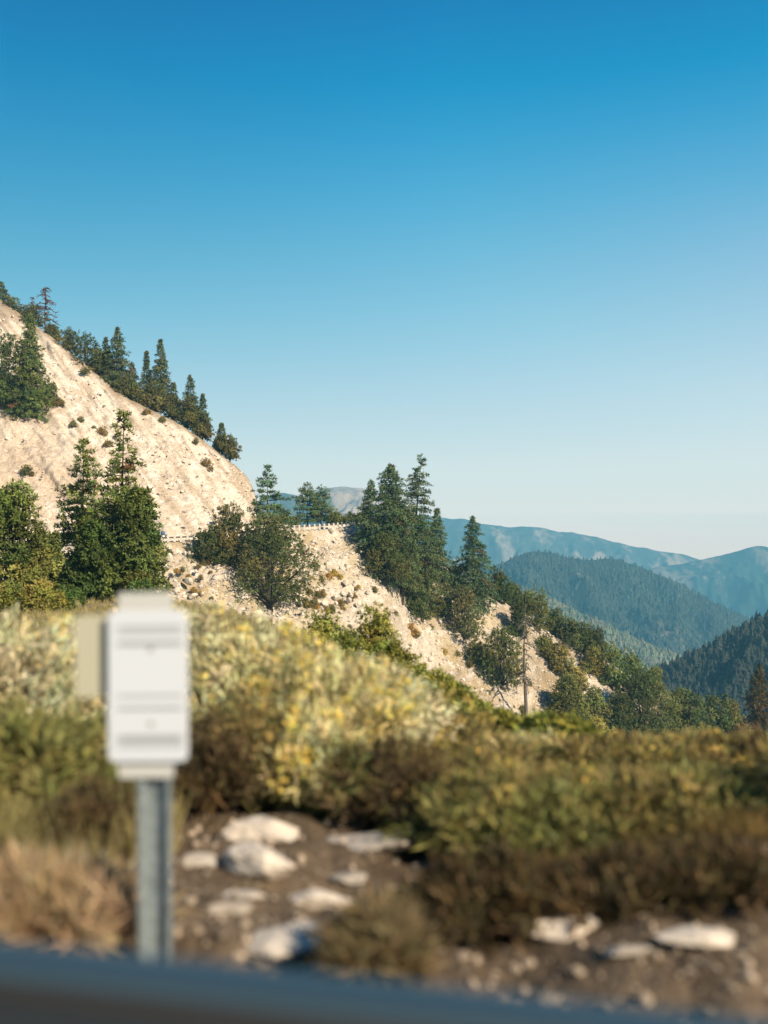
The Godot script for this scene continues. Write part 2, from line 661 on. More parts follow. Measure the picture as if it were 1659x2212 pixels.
func bank_height(x: float, z: float) -> float:
	var d := -z
	if d < 2.6:
		return -0.02
	var px := 829.5 + x / d * F
	var ed := soft_lut(EDGE, px, 2)
	var eh := 1.5 - (soft_lut(EDGE, px, 1) - HZ) / F * ed
	var h := 0.0
	if d < ed:
		h = lerpf(0.0, eh, (d - 2.6) / (ed - 2.6))
		h += 0.10 * smoothstep(3.0, 5.0, d) * (1.0 - smoothstep(5.0, ed, d))
	else:
		var q := d - ed
		h = eh - 0.72 * q + 0.4 * (1.0 - exp(-q))
	h += nz.get_noise_2d(x * 0.5, z * 0.5) * 0.12 * smoothstep(2.8, 5.0, d) + nz2.get_noise_2d(x * 2.2, z * 2.2) * 0.05 * smoothstep(2.6, 3.4, d)
	h += nz.get_noise_2d(x * 0.12 + 9.0, z * 0.12) * 0.3 * smoothstep(15.0, 30.0, d)
	return h


func bank_point(px: float, d: float) -> Vector3:
	var x := (px - 829.5) / F * d
	return Vector3(x, bank_height(x, -d), -d)


func near_bank() -> void:
	var mb := Mb.new()
	var nu := 300
	var nv := 210
	for j in nv:
		var d := 2.2 * pow(150.0 / 2.2, j / float(nv - 1))
		for i in nu:
			var a := lerpf(-0.85, 0.85, i / float(nu - 1))
			var x := tan(a) * d
			var p := Vector3(x, bank_height(x, -d), -d)
			mb.v.append(p)
			var n := nz.get_noise_2d(x * 0.35, d * 0.35)
			var f := nz2.get_noise_2d(x * 1.7, d * 1.7)
			var c := Color(0.15, 0.108, 0.072).lerp(Color(0.22, 0.163, 0.11), n + 0.5)
			c = c.lerp(Color(0.11, 0.075, 0.045), smoothstep(0.05, 0.45, f) * 0.7)
			var grass := smoothstep(5.0, 9.0, d)
			c = c.lerp(Color(0.36, 0.31, 0.15), grass * (0.55 + n * 0.6))
			# rocky rim of the bank
			c = c.lerp(Color(0.52, 0.44, 0.34), smoothstep(26.0, 40.0, d) * smoothstep(-0.15, 0.25, f + n) * 0.8)
			mb.c.append(c)
	mb.grid(nu, nv, 0, true)
	top("roadside_bank", mb.done(true), M.earth, "dry brown roadside bank with brush between our road and the gully", "bank", "structure")


func car_and_road() -> void:
	# asphalt under and behind the car
	var yaw := Basis(Vector3.UP, -0.17)
	var mb := Mb.new()
	mb.box(yaw * Vector3(0, -0.06, 3.6), Vector3(120, 0.1, 9.2), yaw, Color(0.05, 0.05, 0.05))
	top("road", mb.done(), M.stone, "asphalt mountain road under the car", "road", "structure")
	# the door of the car we look out of: outer skin, belt ledge, seal, inner trim
	var wide := 1.25
	var door := thing("car_door", "dark blue car door with a curved window ledge along the bottom", "car door", EYE + Vector3(0, -0.676, -1.60))
	door.basis = Basis(Vector3.UP, -0.165) * Basis(Vector3.BACK, -0.036)
	door.scale = Vector3.ONE * wide
	var paint := plain(Color(0.022, 0.040, 0.052), 0.38)
	paint.clearcoat_enabled = true
	paint.clearcoat = 0.4
	paint.clearcoat_roughness = 0.3
	var trim := plain(Color(0.012, 0.017, 0.021), 0.55)
	var rub := plain(Color(0.012, 0.012, 0.013), 0.7)
	# profiles run (outwards = -z, up = y)
	part(door, "outer_skin", extrude([[-0.10, -0.85], [-0.13, -0.4], [-0.10, -0.10], [-0.06, -0.012], [-0.045, -0.002], [-0.03, 0.0], [-0.012, -0.003]], 3.4), paint)
	part(door, "window_ledge", extrude([[-0.0125, -0.006], [0.0, 0.002], [0.010, 0.003], [0.022, -0.001], [0.030, -0.010], [0.034, -0.026]], 3.4), paint)
	part(door, "window_seal", extrude([[0.0345, -0.018], [0.044, -0.016], [0.050, -0.024], [0.052, -0.045]], 3.4), rub)
	part(door, "inner_trim", extrude([[0.0525, -0.04], [0.058, -0.07], [0.064, -0.12], [0.07, -0.19], [0.07, -0.30], [0.10, -0.36], [0.11, -0.44], [0.07, -0.52], [0.06, -0.85]], 3.4), trim)


func extrude(prof: Array, length: float) -> ArrayMesh:
	# smooth curve through the profile, swept along x
	var pts := []
	for i in prof.size() - 1:
		for s in 5:
			var t := s / 5.0
			var a: Array = prof[maxi(i - 1, 0)]
			var b: Array = prof[i]
			var c: Array = prof[i + 1]
			var d: Array = prof[mini(i + 2, prof.size() - 1)]
			pts.append(Vector2(cubic_interpolate(b[0], c[0], a[0], d[0], t), cubic_interpolate(b[1], c[1], a[1], d[1], t)))
	pts.append(Vector2(prof[-1][0], prof[-1][1]))
	var mb := Mb.new()
	var nu := 24
	for p in pts:
		for i in nu:
			var x := lerpf(-length / 2, length / 2, i / float(nu - 1))
			mb.v.append(Vector3(x, p.y - 0.002 * x * x, p.x + 0.003 * x * x))
			mb.c.append(Color.WHITE)
	mb.grid(nu, pts.size(), 0)
	return mb.done(true)


# ------------------------------------------------------------------ plants
func shade(col: Color, lo := 0.72, hi := 1.3) -> Color:
	var g := rng.randf_range(lo, hi)
	return Color(col.r * g * rng.randf_range(0.85, 1.2), col.g * g, col.b * g * rng.randf_range(0.85, 1.15))


func clump(mb: Mb, p: Vector3, r: float, n: int, l: float, w: float, col: Color, bias: Vector3) -> void:
	for k in n:
		var dir := (unit() + bias).normalized()
		# leaves turn their faces outwards and up
		var side := dir.cross(bias.normalized() + Vector3(0, 0.35, 0) + unit() * 0.8).normalized()
		mb.blade(p + unit() * (r * rng.randf()), dir, side, l * rng.randf_range(0.6, 1.2), w * rng.randf_range(0.7, 1.3), col * rng.randf_range(0.8, 1.2))


func conifer(sd: int, h: float, prof: Array, o := {}) -> Array:
	# prof: [share of height, crown radius in metres]
	rng.seed = sd
	var crown := Mb.new()
	var wood := Mb.new()
	var col: Color = o.get("col", Color(0.035, 0.060, 0.030))
	var col2: Color = o.get("col2", Color(0.050, 0.075, 0.032))
	var brown: float = o.get("brown", 0.012)
	var droop: float = o.get("droop", 0.25)
	var gap: float = o.get("gap", 0.12)
	var gap_top: float = o.get("gap_top", gap)
	var step: float = o.get("step", 0.34)
	var csize: float = o.get("clump", 0.42)
	var bl: float = o.get("blade", 0.36)
	var bw: float = o.get("width", 0.085) * 1.25
	var nb: int = int(o.get("n", 12) * 1.3)
	var lean: Vector3 = o.get("lean", Vector3.ZERO)
	var bark: Color = o.get("bark", Color(0.11, 0.075, 0.05))
	var tr: float = o.get("trunk", h * 0.017)
	var wob := rng.randf() * 9.0
	var axis := func(t: float) -> Vector3: return lean * (t * t) + Vector3(sin(t * 5.0 + wob) * h * 0.006, t * h, cos(t * 4.0 + wob) * h * 0.006)
	var pts := []
	var rad := []
	for k in 13:
		var t := k / 12.0
		pts.append(axis.call(t) - (Vector3(0, 0.5, 0) if k == 0 else Vector3.ZERO))
		rad.append(maxf(tr * (1.0 - t), 0.025))
	wood.tube(pts, rad, 7, bark)
	var y: float = lut_start(prof) * h
	var az := rng.randf() * TAU
	while y < h * 0.995:
		var t := y / h
		var r0 := lut(prof, t)
		var whorl := 5 + int(r0 * 1.2)
		for k in whorl:
			az += TAU / whorl + rng.randf_range(-0.35, 0.35)
			var patchy := nz.get_noise_2d(cos(az) * 1.3 + sd * 3.1, t * 5.0 + sin(az) * 1.3)
			if rng.randf() < lerpf(gap, gap_top, smoothstep(0.5, 0.75, t)) or patchy > 0.36:
				continue
			var r := r0 * rng.randf_range(0.6, 1.22) * (1.0 + patchy * 0.5)
			var dir := Vector3(cos(az), 0, sin(az))
			var base: Vector3 = axis.call(t)
			var up := rng.randf_range(-0.05, 0.2) + (t - 0.5) * 0.35
			var tip := base + dir * r + Vector3(0, up * r - droop * r, 0)
			var mid := base.lerp(tip, 0.55) + Vector3(0, droop * r * 0.35, 0)
			if r > 0.5:
				wood.tube([base, mid, tip], [maxf(0.028 * r, 0.02), 0.018 * r, 0.008], 3, bark * 0.9)
			var steps := maxi(1, int(r / (csize * 0.85)))
			var bc := shade(col.lerp(col2, rng.randf()) * Color(2.45, 2.15, 1.55))
			if rng.randf() < brown:
				bc = Color(0.14, 0.075, 0.035)
			for q in steps + 1:
				var s := lerpf(0.28 if r > 0.8 else 0.5, 1.0, (q + rng.randf() * 0.4) / (steps + 0.4))
				var p := base.lerp(mid, s * 2.0) if s < 0.5 else mid.lerp(tip, s * 2.0 - 1.0)
				var lat := dir.cross(Vector3.UP) * rng.randf_range(-0.42, 0.42) * r * s
				clump(crown, p + lat, csize * 0.6, nb, bl, bw, bc * rng.randf_range(0.85, 1.15), dir * 0.6 + Vector3(0, 0.25, 0))
		y += step * rng.randf_range(0.7, 1.3)
	clump(crown, axis.call(1.0) - Vector3(0, 0.2, 0), 0.12, 10, bl * 0.8, bw, col, Vector3.UP * 1.5)
	return [["trunk", wood.done(true), M.bark], ["crown", crown.done(), M.needle]]


func lut_start(prof: Array) -> float:
	return prof[0][0]


func broadleaf(sd: int, w: float, h: float, o := {}) -> Array:
	rng.seed = sd
	var crown := Mb.new()
	var wood := Mb.new()
	var col: Color = o.get("col", Color(0.042, 0.060, 0.026))
	var col2: Color = o.get("col2", Color(0.065, 0.080, 0.032))
	var lobes: int = o.get("lobes", 12)
	var low: float = o.get("low", 0.12)
	var n: int = o.get("n", 46)
	var per: int = o.get("per", 12)
	var bl: float = o.get("blade", 0.28)
	var bw: float = o.get("width", 0.13)
	var bark: Color = o.get("bark", Color(0.10, 0.08, 0.065))
	var taper: float = o.get("taper", 0.35)
	var size: float = o.get("lobe", 0.25)
	var base := Vector3(0, h * low, 0)
	var tr: float = o.get("trunk", minf(w, h) * 0.03)
	wood.tube([Vector3(0, -0.4, 0), base * 0.6, base + Vector3(0, h * 0.15, 0)], [tr * 1.2, tr, tr * 0.7], 7, bark)
	for k in lobes:
		var a := k * 2.4 + rng.randf() * 0.8
		var v := pow((k + 0.5) / lobes, 1.25)
		var yy := lerpf(low + size * 0.5, 1.0 - size * 0.55, v) * h
		var room := (1.0 - taper * v) * sqrt(maxf(0.15, 1.0 - pow(absf(v * 2.0 - 0.65), 2.4)))
		var rr := rng.randf_range(0.45, 1.0) * room * w * 0.5 * (1.0 - size)
		var p := Vector3(cos(a) * rr, yy, sin(a) * rr)
		var lr := size * (w + h) * 0.5 * rng.randf_range(0.85, 1.3)
		var bc := shade(col.lerp(col2, rng.randf()) * Color(2.3, 2.05, 1.45))
		wood.tube([base, base.lerp(p, 0.5) + Vector3(0, h * 0.04, 0), p], [tr * 0.5, tr * 0.3, tr * 0.12], 4, bark)
		for q in n:
			var dd := unit()
			dd.y = dd.y * 0.85 + 0.08
			var bump := 1.0 + 0.35 * nz.get_noise_3d(dd.x * 1.6 + k, dd.y * 1.6 + sd, dd.z * 1.6)
			if nz2.get_noise_3d(dd.x * 2.1 + k * 5.0, dd.y * 2.1, dd.z * 2.1 + sd) > 0.40:
				continue
			var pp := p + dd * lr * bump * sqrt(rng.randf_range(0.2, 1.0))
			if pp.y < 0.04 * h:
				continue
			clump(crown, pp, bl * 0.8, per, bl, bw, bc * rng.randf_range(0.8, 1.25), dd * 0.5)
	return [["trunk", wood.done(true), M.bark], ["crown", crown.done(), M.leaf]]


func brush(sd: int, w: float, h: float, o := {}) -> Array:
	# roadside brush: many thin stems that fan out, narrow leaves, sometimes yellow heads
	rng.seed = sd
	var crown := Mb.new()
	var stems := Mb.new()
	var col: Color = o.get("col", Color(0.20, 0.20, 0.075))
	var col2: Color = o.get("col2", Color(0.28, 0.25, 0.10))
	var n: int = o.get("stems", 90)
	var leaves: int = o.get("leaves", 26)
	var bl: float = o.get("blade", 0.09)
	var bw: float = o.get("width", 0.016)
	var heads: float = o.get("heads", 0.0)
	var hc: Color = o.get("head_col", Color(0.55, 0.40, 0.06))
	var fl := Mb.new()
	for k in n:
		var a := rng.randf() * TAU
		var out := sqrt(rng.randf())
		var bump := 1.0 + 0.4 * nz.get_noise_2d(cos(a) * 1.2 + sd, sin(a) * 1.2)
		var tip := Vector3(cos(a) * out * w * 0.5 * bump, h * (1.0 - 0.55 * out * out) * rng.randf_range(0.7, 1.08), sin(a) * out * w * 0.5 * bump)
		var root := Vector3(cos(a) * 0.1 * w * rng.randf(), -0.05, sin(a) * 0.1 * w * rng.randf())
		var mid := root.lerp(tip, 0.5) + Vector3(0, h * 0.12, 0)
		stems.tube([root, mid, tip], [0.007, 0.005, 0.003], 3, o.get("stem", Color(0.20, 0.16, 0.10)))
		var bc := shade(col.lerp(col2, rng.randf()))
		for q in leaves:
			var s := rng.randf_range(0.3, 1.0)
			var p := root.lerp(mid, s * 2.0) if s < 0.5 else mid.lerp(tip, s * 2.0 - 1.0)
			var dir := (unit() + (tip - mid).normalized() * 1.0).normalized()
			var face := Vector3(p.x, h * 0.45, p.z).normalized() + unit() * 0.75
			crown.blade(p + unit() * 0.03, dir, dir.cross(face).normalized(), bl * rng.randf_range(0.6, 1.4), bw, bc * rng.randf_range(0.8, 1.2))
		if rng.randf() < heads:
			for q in 16:
				var dir := (unit() + Vector3(0, 0.8, 0)).normalized()
				fl.blade(tip + unit() * 0.05, dir, dir.cross(unit()).normalized(), 0.05, 0.03, shade(hc, 0.8, 1.2))
	var parts := [["stems", stems.done(true), M.bark], ["leaves", crown.done(), M.leaf]]
	if fl.v.size() > 0:
		parts.append(["flowers", fl.done(), M.leaf, "stuff"])
	return parts


func bare_tree(sd: int, h: float, spread: float, n: int, col: Color, droop: float, fine: int, from := 0.3, lean := Vector3.ZERO) -> Array:
	rng.seed = sd
	var wood := Mb.new()
	var twigs := Mb.new()
	var pts := []
	var rad := []
	for k in 12:
		var t := k / 11.0
		pts.append(Vector3(sin(t * 6.0 + sd) * h * 0.008, t * h - (0.5 if k == 0 else 0.0), 0) + lean * t)
		rad.append(maxf(h * 0.017 * (1.0 - t), 0.03))
	wood.tube(pts, rad, 7, col)
	for k in n:
		var t := lerpf(from, 0.97, rng.randf())
		var a := rng.randf() * TAU
		var r := spread * (1.0 - t * 0.62) * rng.randf_range(0.35, 1.15)
		var base := Vector3(0, t * h, 0) + lean * t
		var dir := Vector3(cos(a), 0, sin(a))
		var tip := base + dir * r + Vector3(0, -droop * r * rng.randf_range(0.5, 1.3), 0)
		var mid := base.lerp(tip, 0.5) + Vector3(0, 0.18 * r, 0)
		twigs.tube([base, mid, tip], [0.11, 0.075, 0.03], 4, col * rng.randf_range(0.8, 1.25))
		for q in fine:
			var s := rng.randf_range(0.3, 1.0)
			var p := base.lerp(mid, s * 2.0) if s < 0.5 else mid.lerp(tip, s * 2.0 - 1.0)
			var d2 := (dir * 0.5 + unit()).normalized() * r * rng.randf_range(0.15, 0.45)
			twigs.tube([p, p + d2 * 0.5 + Vector3(0, 0.03, 0), p + d2], [0.04, 0.03, 0.015], 3, col * rng.randf_range(0.8, 1.3))
	return [["trunk", wood.done(true), M.bark], ["branches", twigs.done(true), M.bark]]


func plant(called: String, label: String, category: String, proto: Array, pos: Vector3, scale := 1.0, turn := 0.0, group := "") -> Node3D:
	var t := thing(called, label, category, pos, group)
	t.rotation.y = turn
	t.scale = Vector3.ONE * scale
	for p in proto:
		var o := part(t, p[0], p[1], p[2])
		if p.size() > 3:
			o.set_meta("kind", p[3])
	return t


func on_slope(x: float, y0: float, y1: float) -> Array:
	# base point and height in metres of a plant whose foot and top lie at y0 and y1
	var p := slope_point(x, y0)
	return [p - Vector3(0, 0.25, 0), (y0 - y1) / F * -p.z]


func hillside_trees() -> void:
	# oak below the road and the fir behind it
	var oak_col := Color(0.036, 0.050, 0.024)
	var oak_col2 := Color(0.060, 0.068, 0.030)
	var a := on_slope(584, 1312, 1108)
	plant("oak_tree", "broad dark green oak just below the guard rail, largest on the upper talus", "tree", broadleaf(101, 15.0, a[1], {"lobes": 26, "n": 95, "per": 10, "low": 0.04, "size": 0.2, "lobe": 0.17, "col": oak_col, "col2": oak_col2, "taper": 0.45}), a[0])
	a = on_slope(496, 1226, 1088)
	plant("oak_tree", "smaller ragged oak at the left of the big oak below the road", "tree", broadleaf(102, 7.0, a[1], {"lobes": 14, "n": 80, "low": 0.05, "lobe": 0.19, "col": oak_col, "col2": Color(0.075, 0.075, 0.034), "taper": 0.4}), a[0], 1.0, 1.0)
	a = on_slope(578, 1215, 1005)
	plant("fir_tree", "blue green fir with open layered branches rising behind the big oak", "tree", conifer(103, a[1], [[0.05, 3.6], [0.45, 3.2], [0.6, 2.5], [0.8, 1.3], [0.93, 0.6], [1.0, 0.1]], {"step": 0.62, "col": Color(0.030, 0.058, 0.040), "col2": Color(0.04, 0.07, 0.046), "gap": 0.15, "droop": 0.12, "clump": 0.4, "n": 14}), a[0])
	a = on_slope(452, 1212, 1140)
	plant("oak_shrub", "dark rounded oak shrub in the shade left of the ragged oak", "shrub", broadleaf(104, 6.0, a[1], {"lobes": 12, "n": 60, "low": 0.02, "lobe": 0.22, "col": oak_col * 0.9, "col2": oak_col}), a[0])
	# pair of pines past the bend
	for q in [[664, 1131, 1034, 111, 3.0, "left pine of the open crowned pair on the outside of the far bend"], [693, 1131, 1040, 112, 2.6, "right pine of the open crowned pair on the outside of the far bend"]]:
		var p := at(q[0], q[1], 182.0)
		plant("pine_tree", q[5], "tree", conifer(q[3], (q[1] - q[2]) / F * 182.0, [[0.16, q[4] * 0.9], [0.35, q[4]], [0.6, q[4] * 0.85], [0.8, q[4] * 0.55], [1.0, 0.25]], {"step": 0.6, "gap": 0.3, "clump": 0.6, "n": 16, "blade": 0.42, "col": Color(0.032, 0.056, 0.036), "droop": 0.02}), p - Vector3(0, 0.6, 0))
	var bx := [[612, 1128, 1105, 3.6, "rounded green bush beside the far road, between the fir and the pine pair"], [636, 1131, 1113, 2.6, "low yellowish bush at the left foot of the pine pair"], [722, 1130, 1104, 4.6, "leafy green bush at the right foot of the pine pair"], [757, 1130, 1108, 4.2, "dark green bush between the pine pair and the tall conifer cluster"], [785, 1128, 1100, 3.4, "small dark bush touching the tall conifer cluster"]]
	for k in bx.size():
		var q: Array = bx[k]
		plant("bush", q[4], "shrub", broadleaf(115 + k, q[3], (q[1] - q[2]) / F * 180.0, {"lobes": 9, "n": 40, "low": 0.0, "lobe": 0.25, "col": Color(0.05, 0.07, 0.03)}), at(q[0], q[1], 180.0) - Vector3(0, 0.3, 0))
	# cluster of tall conifers
	var cl := Color(0.028, 0.050, 0.032)
	var cl2 := Color(0.042, 0.064, 0.034)
	a = on_slope(802, 1205, 1036)
	plant("conifer_tree", "shortest conifer at the left of the tall cluster, with a feathery outline", "tree", conifer(121, a[1], [[0.04, 2.4], [0.3, 2.6], [0.55, 2.1], [0.75, 1.3], [0.9, 0.7], [1.0, 0.15]], {"gap": 0.2, "col": cl, "col2": cl2}), a[0])
	a = on_slope(846, 1258, 1000)
	plant("conifer_tree", "dense dark conifer with a blunt top, second from left in the tall cluster", "tree", conifer(122, a[1], [[0.03, 3.8], [0.3, 3.6], [0.6, 2.9], [0.78, 2.0], [0.9, 1.35], [0.97, 0.8], [1.0, 0.3]], {"gap": 0.05, "step": 0.3, "col": cl, "col2": cl2, "brown": 0.01}), a[0])
	a = on_slope(896, 1322, 980)
	plant("conifer_tree", "tallest conifer of the cluster, leaning right with a thin open top", "tree", conifer(123, a[1], [[0.08, 3.6], [0.35, 3.8], [0.55, 3.0], [0.64, 2.2], [0.8, 1.9], [0.9, 1.1], [1.0, 0.25]], {"gap": 0.12, "gap_top": 0.42, "step": 0.38, "brown": 0.07, "col": cl, "col2": cl2, "lean": Vector3(1.0, 0, 0), "clump": 0.5, "n": 15}), a[0])
	a = on_slope(944, 1258, 1096)
	plant("conifer_tree", "slender dark conifer at the right of the tall cluster", "tree", conifer(124, a[1], [[0.03, 2.6], [0.4, 2.2], [0.7, 1.3], [1.0, 0.15]], {"gap": 0.08, "col": cl, "col2": cl2}), a[0])
	a = on_slope(836, 1272, 1150)
	plant("oak_tree", "leafy oak at the left foot of the tall conifer cluster", "tree", broadleaf(125, 7.6, a[1], {"lobes": 15, "n": 70, "low": 0.16, "lobe": 0.19, "col": oak_col, "col2": oak_col2}), a[0])
	a = on_slope(868, 1300, 1170)
	plant("oak_tree", "oak with a dark leaning trunk in front of the conifer cluster", "tree", broadleaf(126, 7.0, a[1], {"lobes": 13, "n": 70, "low": 0.22, "lobe": 0.19, "col": oak_col * 1.1, "col2": oak_col2, "trunk": 0.3}), a[0])
	a = on_slope(908, 1345, 1228)
	plant("oak_tree", "green oak at the lowest foot of the conifer cluster above the talus strip", "tree", broadleaf(127, 7.2, a[1], {"lobes": 15, "n": 75, "low": 0.03, "lobe": 0.2, "col": oak_col * 1.1, "col2": oak_col2}), a[0])
	a = on_slope(1022, 1312, 1114)
	plant("conifer_tree", "lone full conifer standing right of the cluster against the far mountains", "tree", conifer(128, a[1], [[0.0, 3.4], [0.25, 3.7], [0.45, 3.0], [0.65, 2.0], [0.8, 1.3], [0.9, 0.9], [0.94, 0.25], [1.0, 0.05]], {"gap": 0.1, "step": 0.38, "col": Color(0.027, 0.052, 0.034), "col2": Color(0.036, 0.062, 0.036), "droop": 0.35}), a[0])
	a = on_slope(985, 1275, 1218)
	plant("oak_shrub", "dark shrub in the gap between the cluster and the lone conifer", "shrub", broadleaf(129, 4.0, a[1], {"lobes": 9, "n": 50, "low": 0.0, "col": oak_col}), a[0])
	a = on_slope(1000, 1385, 1262)
	plant("oak_shrub", "grey green shrub below the conifer cluster, above the talus strip", "shrub", broadleaf(130, 7.4, a[1], {"lobes": 15, "n": 70, "low": 0.0, "lobe": 0.2, "col": Color(0.052, 0.064, 0.036), "col2": Color(0.075, 0.085, 0.045)}), a[0])
	a = on_slope(962, 1330, 1258)
	plant("oak_shrub", "small dark shrub wedged beside the lowest oak of the cluster", "shrub", broadleaf(131, 4.6, a[1], {"lobes": 10, "n": 50, "low": 0.0, "col": oak_col}), a[0])
	a = on_slope(1082, 1478, 1350)
	plant("oak_shrub", "large dark oak shrub left of the bare snag", "shrub", broadleaf(132, 9.4, a[1], {"lobes": 20, "n": 75, "low": 0.0, "lobe": 0.19, "col": oak_col, "col2": Color(0.056, 0.068, 0.026)}), a[0])
	a = on_slope(1031, 1432, 1385)
	plant("oak_shrub", "low dark shrub against the lower left of the large oak shrub", "shrub", broadleaf(133, 5.4, a[1], {"lobes": 10, "n": 50, "low": 0.0, "col": oak_col * 0.9}), a[0])


func ridge_trees() -> void:
	var pr_c := [[0.0, 2.3], [0.3, 2.1], [0.6, 1.35], [0.85, 0.6], [1.0, 0.1]]
	var dark := Color(0.030, 0.046, 0.030)
	var dark2 := Color(0.046, 0.060, 0.034)
	# skyline of the cut, from the upper left downwards: x, foot, top, crown radius, kind, label
	var r := [
		[2, 652, 598, 1.6, "c", "dark conifer at the upper left corner of the skyline, cut by the frame"],
		[-30, 640, 560, 1.9, "c", "tall dark conifer on the skyline just outside the left edge"],
		[252, 838, 696, 2.5, "c", "tallest full conifer on the skyline of the cut slope"],
		[228, 800, 716, 1.1, "c", "thin conifer touching the left side of the tallest skyline conifer"],
		[284, 846, 770, 1.6, "c", "short dark conifer at the right side of the tallest skyline conifer"],
		[316, 856, 746, 1.0, "c", "thin pointed conifer left of the spired skyline conifer"],
		[346, 872, 720, 1.8, "c", "spired conifer in the middle of the skyline trees"],
		[374, 888, 815, 1.1, "c", "small conifer right of the spired skyline conifer"],
		[411, 912, 798, 1.6, "c", "conifer with a needle thin tip near the lower end of the skyline"],
		[438, 935, 840, 1.2, "c", "narrow conifer leaning at the lower end of the skyline row"],
		[478, 962, 903, 1.1, "c", "last small conifer on the skyline above the cut nose"],
	]
	var kinds := []
	for k in 4:
		kinds.append(null)
	for k in r.size():
		var q: Array = r[k]
		var p := at(q[0], q[1], 0.0 - column(q[0])[2].z + 3.0)
		var h: float = (q[1] - q[2]) / F * -p.z
		var rr: float = q[3]
		var prof := []
		for z in pr_c:
			prof.append([z[0], z[1] / 2.3 * rr * 1.12])
		plant("conifer_tree", q[5], "tree", conifer(200 + k, h, prof, {"step": 0.3, "gap": 0.1, "n": 11, "clump": 0.38, "blade": 0.34, "col": dark, "col2": dark2, "brown": 0.02}), p - Vector3(0, 0.8, 0))
	var s := [
		[30, 690, 640, 6.0, "dark shrub on the skyline left of the dead tree"],
		[70, 706, 652, 5.0, "dark shrub at the foot of the dead tree"],
		[112, 735, 695, 3.6, "small shrub on the skyline right of the dead tree"],
		[150, 765, 705, 5.4, "rounded green shrub on the skyline, upper of two below the dead tree"],
		[188, 800, 712, 6.6, "broad green shrub on the skyline left of the tallest conifer"],
		[214, 815, 745, 4.0, "dark low shrub between the broad shrub and the tallest conifer"],
		[206, 822, 778, 4.6, "olive shrub hanging over the top of the cut below the skyline"],
		[268, 858, 800, 5.0, "dark oak shrub at the foot of the tallest skyline conifer"],
		[295, 872, 828, 4.0, "grey green shrub at the cut rim under the skyline conifers"],
		[336, 888, 820, 5.6, "pale olive shrub at the foot of the spired conifer"],
		[376, 905, 845, 4.0, "dark shrub right of the pale olive shrub on the rim"],
		[406, 920, 855, 4.2, "green shrub at the foot of the needle tipped conifer"],
		[437, 942, 885, 3.4, "small dark shrub at the foot of the narrow leaning conifer"],
		[497, 990, 935, 3.6, "round oak on the skyline just above the nose of the cut"],
		[478, 970, 935, 3.0, "small bush left of the round oak above the cut nose"],
	]
	for k in s.size():
		var q: Array = s[k]
		var p := at(q[0], q[1], -column(q[0])[2].z + 1.5)
		plant("oak_shrub", q[4], "shrub", broadleaf(230 + k, q[3], (q[1] - q[2]) / F * -p.z, {"lobes": 10, "n": 55, "low": 0.0, "lobe": 0.24, "blade": 0.26, "col": Color(0.040, 0.052, 0.028) if k != 9 else Color(0.075, 0.078, 0.04), "col2": Color(0.062, 0.068, 0.034)}), p - Vector3(0, 0.4, 0))
	var p2 := at(97, 708, -column(97)[2].z + 3.0)
	plant("dead_tree", "bare reddish brown dead tree on the skyline at upper left", "tree", bare_tree(260, 7.6, 2.9, 46, Color(0.16, 0.095, 0.075), 0.35, 9, 0.22), p2 - Vector3(0, 0.4, 0))
	var p3 := at(70, 690, -column(70)[2].z + 4.0)
	plant("dead_tree", "smaller rusty dead sapling left of the bare dead tree", "tree", bare_tree(261, 4.2, 1.2, 26, Color(0.17, 0.07, 0.05), 0.2, 9, 0.2), p3 - Vector3(0, 0.3, 0))
	# trees standing on the cut face
	var a := on_slope(62, 908, 680)
	plant("conifer_tree", "pointed green conifer standing on the cut face at the left", "tree", conifer(240, a[1], [[0.02, 2.3], [0.2, 3.0], [0.45, 2.5], [0.7, 1.4], [0.9, 0.55], [1.0, 0.1]], {"gap": 0.06, "step": 0.3, "n": 13, "col": Color(0.034, 0.056, 0.026), "col2": Color(0.055, 0.075, 0.030)}), a[0])
	a = on_slope(12, 900, 718)
	plant("oak_tree", "dark oak at the left edge behind the pointed conifer on the cut", "tree", broadleaf(241, 7.4, a[1], {"lobes": 18, "n": 75, "low": 0.04, "lobe": 0.2, "col": Color(0.030, 0.045, 0.022), "col2": Color(0.046, 0.06, 0.026)}), a[0])
	a = on_slope(104, 884, 832)
	plant("oak_shrub", "small green shrub right of the pointed conifer on the cut", "shrub", broadleaf(242, 3.8, a[1], {"lobes": 8, "n": 45, "low": 0.1}), a[0])


